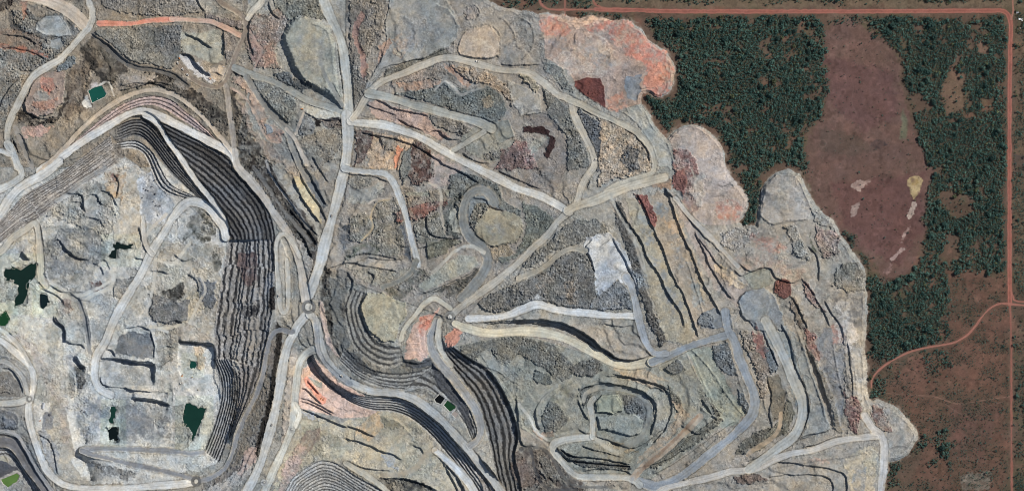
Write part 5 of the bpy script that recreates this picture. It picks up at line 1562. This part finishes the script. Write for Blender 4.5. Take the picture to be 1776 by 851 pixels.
def trunk_template(seed, limbs=4):
    rr = np.random.RandomState(seed)
    V, F = [], []; n = 0
    segs = [((0, 0, -.25), (.04, .02, .75), .09, .055)]
    for i in range(limbs):
        a = i*2*math.pi/limbs+rr.uniform(-.4, .4)
        segs.append(((.04, .02, rr.uniform(.55, .75)), (.5*math.cos(a), .5*math.sin(a), rr.uniform(1.0, 1.25)), .045, .018))
    for s in segs:
        v, f = tube_tpl(*s); V.append(v); F.append(f+n); n += len(v)
    return np.vstack(V), np.vstack(F)
def foliage_mat(name):
    m, nt, b = nodes_of(name)
    at = nt.nodes.new('ShaderNodeAttribute'); at.attribute_name = 'Ground'
    oi = nt.nodes.new('ShaderNodeObjectInfo')
    tc = nt.nodes.new('ShaderNodeTexCoord'); n = nt.nodes.new('ShaderNodeTexNoise'); n.inputs['Scale'].default_value = .5
    nt.links.new(tc.outputs['Object'], n.inputs['Vector'])
    mr = nt.nodes.new('ShaderNodeMapRange'); mr.inputs['To Min'].default_value = .72; mr.inputs['To Max'].default_value = 1.28
    nt.links.new(oi.outputs['Random'], mr.inputs['Value'])
    m2 = nt.nodes.new('ShaderNodeMapRange'); m2.inputs['To Min'].default_value = .7; m2.inputs['To Max'].default_value = 1.3
    nt.links.new(n.outputs['Fac'], m2.inputs['Value'])
    mu = nt.nodes.new('ShaderNodeMath'); mu.operation = 'MULTIPLY'
    nt.links.new(mr.outputs['Result'], mu.inputs[0]); nt.links.new(m2.outputs['Result'], mu.inputs[1])
    vm = nt.nodes.new('ShaderNodeVectorMath'); vm.operation = 'SCALE'
    nt.links.new(at.outputs['Color'], vm.inputs[0]); nt.links.new(mu.outputs['Value'], vm.inputs['Scale'])
    nt.links.new(vm.outputs['Vector'], b.inputs['Base Color'])
    b.inputs['Roughness'].default_value = .8; b.inputs['Specular IOR Level'].default_value = .2
    return m
M_leaf = foliage_mat('foliage'); M_bark = simple_mat('bark', (.11, .085, .065), .9, 0, .3, 2)

tr_ = np.random.RandomState(31)
sp = 2.2
cx, cy = np.meshgrid(np.arange(840, PW+MG-2, sp), np.arange(-MG+2, PH+MG-2, sp))
cx = cx+tr_.uniform(-.5, .5, cx.shape)*sp*.95; cy = cy+tr_.uniform(-.5, .5, cy.shape)*sp*.95
ix = (cx-X0).astype(int).clip(0, NX-1); iy = (cy-Y0).astype(int).clip(0, NY-1)
keep = tr_.rand(*cx.shape) < dens[iy, ix]
tx, ty = cx[keep], cy[keep]
rad = crad[iy, ix][keep]*np.exp(tr_.normal(0, .38, keep.sum()))*.93
nd = dens[iy, ix][keep]
hue = vnoise(26, 150)[iy, ix][keep]
# colour: dark blue-green wood, olive scrub
g1, g2, g3 = rgb("46,72,66"), rgb("68,94,84"), rgb("78,84,60")
w = np.clip(hue*1.1-.1+tr_.normal(0, .34, len(tx)), 0, 1)[:, None]
tc_ = g1*(1-w)+g2*w
ol = (tr_.rand(len(tx)) < np.where(nd < .4, .3, .06))[:, None]
tc_ = np.where(ol, g3*tr_.uniform(.8, 1.2, (len(tx), 1)), tc_)*TREEALB*np.exp(tr_.normal(0, .16, (len(tx), 1)))
order = np.argsort(-rad)
inview = (tx > 0) & (tx < PW) & (ty > 0) & (ty < PH)
big_i = [i for i in order if inview[i]][:300]
isbig = np.zeros(len(tx), bool); isbig[big_i] = True
tz = zat(tx, ty)
print('trees', len(tx))
TPL = [crown_template(1, 4, 7, 200+i) for i in range(6)]
TT = tube_tpl((0, 0, -.3), (0, 0, 1.0), .09, .05, 4)
def stuff(name, sel, label, cat):
    V, F, A = [], [], []; n = 0
    which = tr_.randint(0, 6, len(tx)); ang = tr_.uniform(0, 6.28, len(tx))
    for k in range(6):
        ii = np.where(sel & (which == k))[0]
        if not len(ii): continue
        v, f, t = TPL[k]
        v = np.vstack([v*[1, 1, 1.0]+[0, 0, .75], TT[0]]); f = np.vstack([f, TT[1]+len(t)])
        ca, sa = np.cos(ang[ii]), np.sin(ang[ii]); R = rad[ii]*U
        P = np.empty((len(ii), len(v), 3))
        P[..., 0] = (v[:, 0]*ca[:, None]-v[:, 1]*sa[:, None])*R[:, None]+wx(tx[ii])[:, None]
        P[..., 1] = (v[:, 0]*sa[:, None]+v[:, 1]*ca[:, None])*R[:, None]+wy(ty[ii])[:, None]
        P[..., 2] = v[:, 2]*R[:, None]+tz[ii][:, None]
        Cc = np.empty(P.shape)
        Cc[:, :len(t)] = tc_[ii][:, None]*t[None, :, None]; Cc[:, len(t):] = (.11, .085, .065)
        V.append(P.reshape(-1, 3)); A.append(Cc.reshape(-1, 3))
        F.append((f[None]+(np.arange(len(ii))*len(v))[:, None, None]).reshape(-1, 3)+n); n += len(ii)*len(v)
    me = np_mesh(name, np.vstack(V), np.vstack(F), M_leaf, np.vstack(A))
    tag(link(name, me), label, cat, kind='stuff')
dense = nd > .45
stuff('woodland', dense & ~isbig, 'dense dark blue-green woodland of small trees beside the mine dumps', 'woodland')
stuff('scrub', ~dense & ~isbig, 'thin scatter of small dark bushes on the red-brown bush ground', 'scrub')
# the 300 widest crowns are trees of their own
ZONES = [
 ('in the dense wood between the red-topped dump and the burnt meadow', lambda x, y: x < 1436 and y < 400),
 ('beside the burnt meadow under the grey dump edge', lambda x, y: x < 1530 and 330 < y < 480),
 ('in the strip of wood north of the straight red road', lambda x, y: y < 17),
 ('in the wood along the north road above the burnt meadow', lambda x, y: y < 60 and x < 1700),
 ('beside the bend of the red dirt road', lambda x, y: y < 60),
 ('in the eastern wood near the upper red road', lambda x, y: x > 1640 and y < 330),
 ('on the east edge of the burnt meadow', lambda x, y: y < 330),
 ('in the wood east of the pale waterhole', lambda x, y: y < 470),
 ('in the wood between the mine edge and the curving dirt track', lambda x, y: y < 600 and x < 1650),
 ('on the red-brown ground east of the curving dirt track', lambda x, y: y < 690 and x > 1640),
 ('near the end of the curving dirt track', lambda x, y: y < 690),
 ('beside the grey lobe of the south-east dump', lambda x, y: x < 1615),
 ('in the clump on the red-brown ground south of the faint track', lambda x, y: True)]
def tree_zone(x, y):
    for s, f in ZONES:
        if f(x, y): return s
crown_me, trunk_me = [], []
SHADES = [('dark blue-green', g1), ('mid green', g2), ('olive', g3)]
for si, (sn_, gc) in enumerate(SHADES):
    row = []
    for i in range(3):
        v, f, t = crown_template(1, 11, 70, 700+10*si+i)
        row.append(np_mesh('crown', v+[0, 0, .75], f, M_leaf, gc*TREEALB*t[:, None]))
    crown_me.append(row)
for i in range(3):
    v, f = trunk_template(800+i); trunk_me.append(np_mesh('trunk', v, f, M_bark))
for i in big_i:
    si = int(np.argmin([np.abs(tc_[i]-g*TREEALB).sum() for _, g in SHADES])); q = tr_.randint(3)
    root = bpy.data.objects.new('savanna_tree', None); col.objects.link(root)
    root.location = (wx(tx[i]), wy(ty[i]), tz[i]); root.rotation_euler = (0, 0, tr_.uniform(0, 6.28)); r = rad[i]*U
    root.scale = (r, r, r)
    link('crown', crown_me[si][q], root); link('trunk', trunk_me[q], root)
    zn = tree_zone(tx[i], ty[i])
    tag(root, 'wide-crowned %s tree %s' % (SHADES[si][0], zn), 'tree', '%s trees %s' % (SHADES[si][0], zn))

# ------------------------------------------------------------------ MACHINES
class MB:
    """collects boxes, tubes and prisms into one mesh"""
    def __init__(self): self.bm = bmesh.new()
    def box(self, x0, x1, y0, y1, z0, z1, tx=0, ty=0):
        """box, its top inset by tx, ty"""
        c = [(x0, y0, z0), (x1, y0, z0), (x1, y1, z0), (x0, y1, z0), (x0+tx, y0+ty, z1), (x1-tx, y0+ty, z1), (x1-tx, y1-ty, z1), (x0+tx, y1-ty, z1)]
        v = [self.bm.verts.new(p) for p in c]
        for f in ((3, 2, 1, 0), (4, 5, 6, 7), (0, 1, 5, 4), (1, 2, 6, 5), (2, 3, 7, 6), (3, 0, 4, 7)): self.bm.faces.new([v[i] for i in f])
        return self
    def prism(self, prof, y0, y1):
        """side profile (x, z) pushed from y0 to y1"""
        a = [self.bm.verts.new((x, y0, z)) for x, z in prof]; b = [self.bm.verts.new((x, y1, z)) for x, z in prof]
        self.bm.faces.new(a); self.bm.faces.new(b[::-1]); n = len(prof)
        for i in range(n): self.bm.faces.new([a[i], b[i], b[(i+1) % n], a[(i+1) % n]])
        return self
    def tube(self, a, b, r, r2=None, k=10):
        r2 = r if r2 is None else r2
        a = np.array(a, float); b = np.array(b, float); d = (b-a)/np.linalg.norm(b-a)
        s = np.cross(d, [1, 0, 0] if abs(d[0]) < .9 else [0, 1, 0]); s /= np.linalg.norm(s); t = np.cross(d, s)
        A, B = [], []
        for i in range(k):
            w_ = math.cos(i*2*math.pi/k)*s+math.sin(i*2*math.pi/k)*t
            A.append(self.bm.verts.new(a+w_*r)); B.append(self.bm.verts.new(b+w_*r2))
        self.bm.faces.new(A[::-1]); self.bm.faces.new(B)
        for i in range(k): self.bm.faces.new([A[i], A[(i+1) % k], B[(i+1) % k], B[i]])
        return self
    def build(self, name, mat, parent=None, bevel=.06):
        bmesh.ops.recalc_face_normals(self.bm, faces=self.bm.faces)
        me = bpy.data.meshes.new(name); self.bm.to_mesh(me); self.bm.free(); me.materials.append(mat)
        return link(name, me, parent)
def copy_tree(o, parent=None):
    c = o.copy(); col.objects.link(c); c.parent = parent
    for ch in list(o.children): copy_tree(ch, c)
    return c
P_yel = simple_mat('worn_yellow_paint', (.52, .33, .05), .5); P_cream = simple_mat('dusty_cream_paint', (.72, .69, .62), .5); P_wht = simple_mat('dusty_white_paint', (.72, .72, .70), .45)
P_orn = simple_mat('orange_paint', (.48, .19, .06), .5); P_steel = simple_mat('bare_steel', (.28, .27, .26), .5, .4)
P_rub = simple_mat('tyre_rubber', (.03, .03, .03), .85); P_glass = simple_mat('dark_glass', (.03, .04, .05), .1)
P_dark = simple_mat('dark_machine_paint', (.09, .09, .10), .5); P_dust = simple_mat('rock_load', (.30, .28, .26), .95, 0, .3, 1.2)
P_roof = simple_mat('zinc_roof', (.42, .43, .44), .45, .3); P_wall = simple_mat('lime_wall', (.60, .54, .46), .9); P_thatch = simple_mat('rusty_roof', (.40, .27, .21), .8)
def root(name, x, y, rz):
    o = bpy.data.objects.new(name, None); col.objects.link(o)
    place(o, x, y, rz); return o
def place(o, x, y, rz):
    o.location = (float(wx(x)), float(wy(y)), float(zat(x, y))+.05); o.rotation_euler = (0, 0, math.radians(rz))
def wheel(parent, x, y, r, w):
    o = MB().tube((0, -w/2, 0), (0, w/2, 0), r, k=14).build('wheel', P_rub, parent); o.location = (x, y, r)
    MB().tube((0, -w/2-.06, 0), (0, w/2+.06, 0), r*.5, k=10).build('rim', P_steel, o)
def dump_truck():
    t = root('dump_truck', 0, 0, 0)
    MB().box(-6.2, 6.4, -1.5, 1.5, 1.6, 2.7).box(4.2, 6.9, -3.6, 3.6, 1.9, 3.6, .2, .2).build('chassis', P_cream, t)
    MB().prism([(-7.4, 4.2), (-6.6, 3.0), (3.0, 2.9), (4.2, 5.6), (6.9, 6.0), (6.9, 6.4), (3.8, 6.2), (2.4, 3.6), (-6.2, 3.7)], -4.0, 4.0).box(-7.0, 3.2, -4.2, -3.8, 3.0, 6.0).box(-7.0, 3.2, 3.8, 4.2, 3.0, 6.0).build('dump_body', P_cream, t)
    MB().box(-6.0, 2.6, -3.7, 3.7, 3.72, 6.2, 2.2, 2.2).build('load', P_dust, t)
    c = MB().box(4.4, 6.3, 1.2, 3.3, 3.6, 5.5, .15, .15).build('cab', P_wht, t); MB().box(6.3, 6.36, 1.4, 3.1, 4.3, 5.2).build('windscreen', P_glass, c)
    MB().box(4.4, 6.8, -3.3, .8, 3.6, 4.4, .1, .1).build('hood', P_wht, t)
    for x, y in ((4.6, 3.2), (4.6, -3.2), (-3.8, 3.3), (-3.8, -3.3), (-3.8, 1.9), (-3.8, -1.9)): wheel(t, x, y, 1.75, 1.2)
    return t
def excavator():
    t = root('excavator', 0, 0, 0)
    for s in (-1, 1): MB().prism([(-4.4, .2), (4.4, .2), (5.0, .9), (4.4, 1.7), (-4.4, 1.7), (-5.0, .9)], s*2.6-.75, s*2.6+.75).build('track', P_dark, t)
    MB().box(-2, 2, -2, 2, 1.0, 2.0).tube((0, 0, 2), (0, 0, 2.4), 1.8).build('undercarriage', P_dark, t)
    MB().box(-5.6, 3.4, -3.2, 3.2, 2.4, 5.0, .3, .2).box(-5.9, -3.6, -3.3, 3.3, 2.4, 4.6).build('house', P_orn, t)
    c = MB().box(1.4, 3.8, 1.3, 3.3, 5.0, 7.0, .2, .2).build('cab', P_wht, t); MB().box(3.8, 3.86, 1.5, 3.1, 5.4, 6.7).build('windscreen', P_glass, c)
    b = MB().prism([(2.6, 4.2), (7.4, 8.6), (10.6, 7.6), (10.4, 6.8), (7.4, 7.6), (3.6, 3.4)], -.6, .6).build('boom', P_orn, t)
    MB().prism([(10.0, 8.0), (11.0, 7.6), (10.2, 2.2), (9.5, 2.2)], -.45, .45).build('stick', P_orn, b)
    MB().prism([(8.2, 2.6), (10.4, 2.6), (10.6, .9), (9.6, .2), (8.2, .9)], -1.4, 1.4).build('bucket', P_steel, b)
    return t
def drill_rig():
    t = root('drill_rig', 0, 0, 0)
    for s in (-1, 1): MB().prism([(-3.6, .2), (3.6, .2), (4.1, .8), (3.6, 1.4), (-3.6, 1.4), (-4.1, .8)], s*2.0-.5, s*2.0+.5).build('track', P_rub, t)
    MB().box(-5, 4.6, -2.3, 2.3, 1.5, 2.1).box(-4.8, .8, -1.9, 1.5, 2.1, 4.3, .2, .2).build('deck', P_dark, t)
    c = MB().box(2.0, 4.2, .6, 2.3, 2.1, 4.5, .1, .1).build('cab', P_wht, t); MB().box(4.2, 4.26, .8, 2.1, 3.0, 4.2).build('windscreen', P_glass, c)
    m = MB()
    for a in ((2.6, -1.5), (2.6, -.4), (3.7, -1.5), (3.7, -.4)): m.tube((*a, 2.1), (*a, 15), .12, k=6)
    for i in range(7): m.box(2.5, 3.8, -1.6, -.3, 3+i*1.8, 3.15+i*1.8)
    m.build('mast', P_steel, t)
    return t
def light_truck():
    t = root('light_truck', 0, 0, 0)
    MB().prism([(-4.2, .8), (3.9, .8), (4.2, 1.2), (4.1, 2.0), (2.6, 2.2), (-4.2, 2.0)], -1.25, 1.25).build('body', P_wht, t)
    c = MB().box(.4, 2.7, -1.2, 1.2, 2.15, 3.5, .45, .15).build('cab', P_wht, t); MB().prism([(2.46, 3.3), (2.74, 2.3), (2.66, 2.25), (2.36, 3.3)], -1.0, 1.0).build('windscreen', P_glass, c)
    MB().box(-4.1, .2, -1.2, -1.05, 2.0, 2.6).box(-4.1, .2, 1.05, 1.2, 2.0, 2.6).box(-4.2, -4.05, -1.2, 1.2, 2.0, 2.6).build('tray', P_steel, t)
    for x in (-2.7, 2.6):
        for y in (-1.15, 1.15): wheel(t, x, y, .7, .45)
    return t
def dozer():
    t = root('bulldozer', 0, 0, 0)
    for s in (-1, 1): MB().prism([(-3.0, .2), (2.6, .2), (3.2, .9), (-1.6, 2.4), (-3.6, 1.0)], s*1.9-.5, s*1.9+.5).build('track', P_rub, t)
    MB().box(-3, 2.8, -1.4, 1.4, 1.0, 2.9, .1, .1).build('body', P_yel, t)
    c = MB().box(-1.6, .6, -1.3, 1.3, 2.9, 4.8, .2, .2).build('cab', P_wht, t); MB().box(.6, .66, -1.1, 1.1, 3.3, 4.5).build('windscreen', P_glass, c)
    MB().prism([(4.0, .2), (4.4, .2), (4.2, 1.2), (4.5, 2.2), (4.2, 2.3), (3.8, 1.2)], -2.8, 2.8).box(1.0, 4.0, -2.5, -2.2, .7, 1.1).box(1.0, 4.0, 2.2, 2.5, .7, 1.1).build('blade', P_steel, t)
    MB().prism([(-4.4, 1.6), (-3, 1.8), (-3, 1.4), (-4.2, .3), (-4.5, .3)], -.3, .3).build('ripper', P_steel, t)
    return t
PROTO = {}
MAKE = dict(truck=dump_truck, exc=excavator, drill=drill_rig, light=light_truck, dozer=dozer)
CAT = dict(truck='dump truck', exc='excavator', drill='drill rig', light='truck', dozer='bulldozer')
GRP = dict(truck='pale dusty dump trucks at work in the mine', exc='orange excavators at the digging faces', drill='drill rigs set up on the rock', light='white light trucks about the mine', dozer='bulldozers spread over the mine')
for kind, x, y, rz, label in MACH:
    if kind not in PROTO: o = PROTO[kind] = MAKE[kind]()
    else: o = copy_tree(PROTO[kind])
    place(o, x, y, rz); tag(o, label, CAT[kind], GRP[kind])

# ---- buildings
def shed(name, x, y, rz, L, W_, H, roofm, wallm, label, cat):
    t = root(name, x, y, rz)
    MB().box(-L/2, L/2, -W_/2, W_/2, 0, H).build('wall', wallm, t)
    MB().prism([(-W_/2-.8, H+.02), (0, H+W_*.22), (W_/2+.8, H+.02), (W_/2+.8, H-.2), (0, H+W_*.22-.25), (-W_/2-.8, H-.2)], -L/2-.8, L/2+.8).build('roof', roofm, t).rotation_euler = (0, 0, math.radians(90))
    d = MB().box(L/2+.005, L/2+.1, -W_*.2, W_*.2, .05, H*.75).build('door', P_steel, t)
    for s in (-1, 1):
        for k in (-.25, .25):
            MB().box(k*L-1, k*L+1, s*W_/2-.06+s*.05, s*W_/2+.06+s*.05, H*.4, H*.75).build('window', P_glass, t)
    tag(t, label, cat)
for a in BUILD: shed(a[0], *a[1:7], *(dict(z=P_roof, r=P_thatch, w=P_wht)[a[7]], P_wall), a[8], a[9])
t = root('storage_tank', 86.6, 718.5, 0)
MB().tube((0, 0, 0), (0, 0, 7), 6.5, k=20).build('shell', P_dark, t); MB().tube((0, 0, 7.01), (0, 0, 8), 6.6, .4, k=20).build('roof', P_dark, t)
tag(t, 'round dark storage tank on the grey yard behind the workshop shed', 'tank')
t = root('pump_barge', 169, 171, 30); t.location.z = ponds[0][2]
MB().box(-2.4, 2.4, -1.5, 1.5, -.3, .7, .2, .2).build('pontoon', P_wht, t); MB().box(-1.2, 1, -.8, .8, .7, 2.0, .2, .2).build('pump_house', P_steel, t)
tag(t, 'small white pump barge floating on the green reservoir', 'pump barge')

# ------------------------------------------------------------------ LIGHT AND CAMERA
world = bpy.data.worlds.new('World'); scene.world = world; world.use_nodes = True
nt = world.node_tree; sky = nt.nodes.new('ShaderNodeTexSky'); sky.sky_type = 'NISHITA'; sky.sun_disc = False
sky.sun_elevation = math.radians(SUN_EL); sky.sun_rotation = math.radians(SUN_AZ); sky.air_density = 1.0; sky.dust_density = 1.5
nt.links.new(sky.outputs['Color'], nt.nodes['Background'].inputs['Color']); nt.nodes['Background'].inputs['Strength'].default_value = SKY_STR
L = bpy.data.lights.new('sun', 'SUN'); L.energy = SUN_STR; L.angle = math.radians(.5); L.color = (1, .965, .91)
so = bpy.data.objects.new('sun', L); col.objects.link(so)
so.rotation_euler = (math.radians(90-SUN_EL), 0, math.radians(180-SUN_AZ)); so.location = (0, 0, 2500)
cam = bpy.data.cameras.new('camera'); cam.type = 'ORTHO'; cam.ortho_scale = PW*U*1.0; cam.clip_start = 10; cam.clip_end = 12000
co = bpy.data.objects.new('camera', cam); col.objects.link(co); co.location = (0, 0, 4000); scene.camera = co
vs = scene.view_settings; vs.view_transform = 'Standard'; vs.look = 'None'; vs.exposure = EXPO; vs.gamma = 1; vs.use_curve_mapping = False

scene.cycles.pixel_filter_type = 'BLACKMAN_HARRIS'; scene.cycles.filter_width = .85
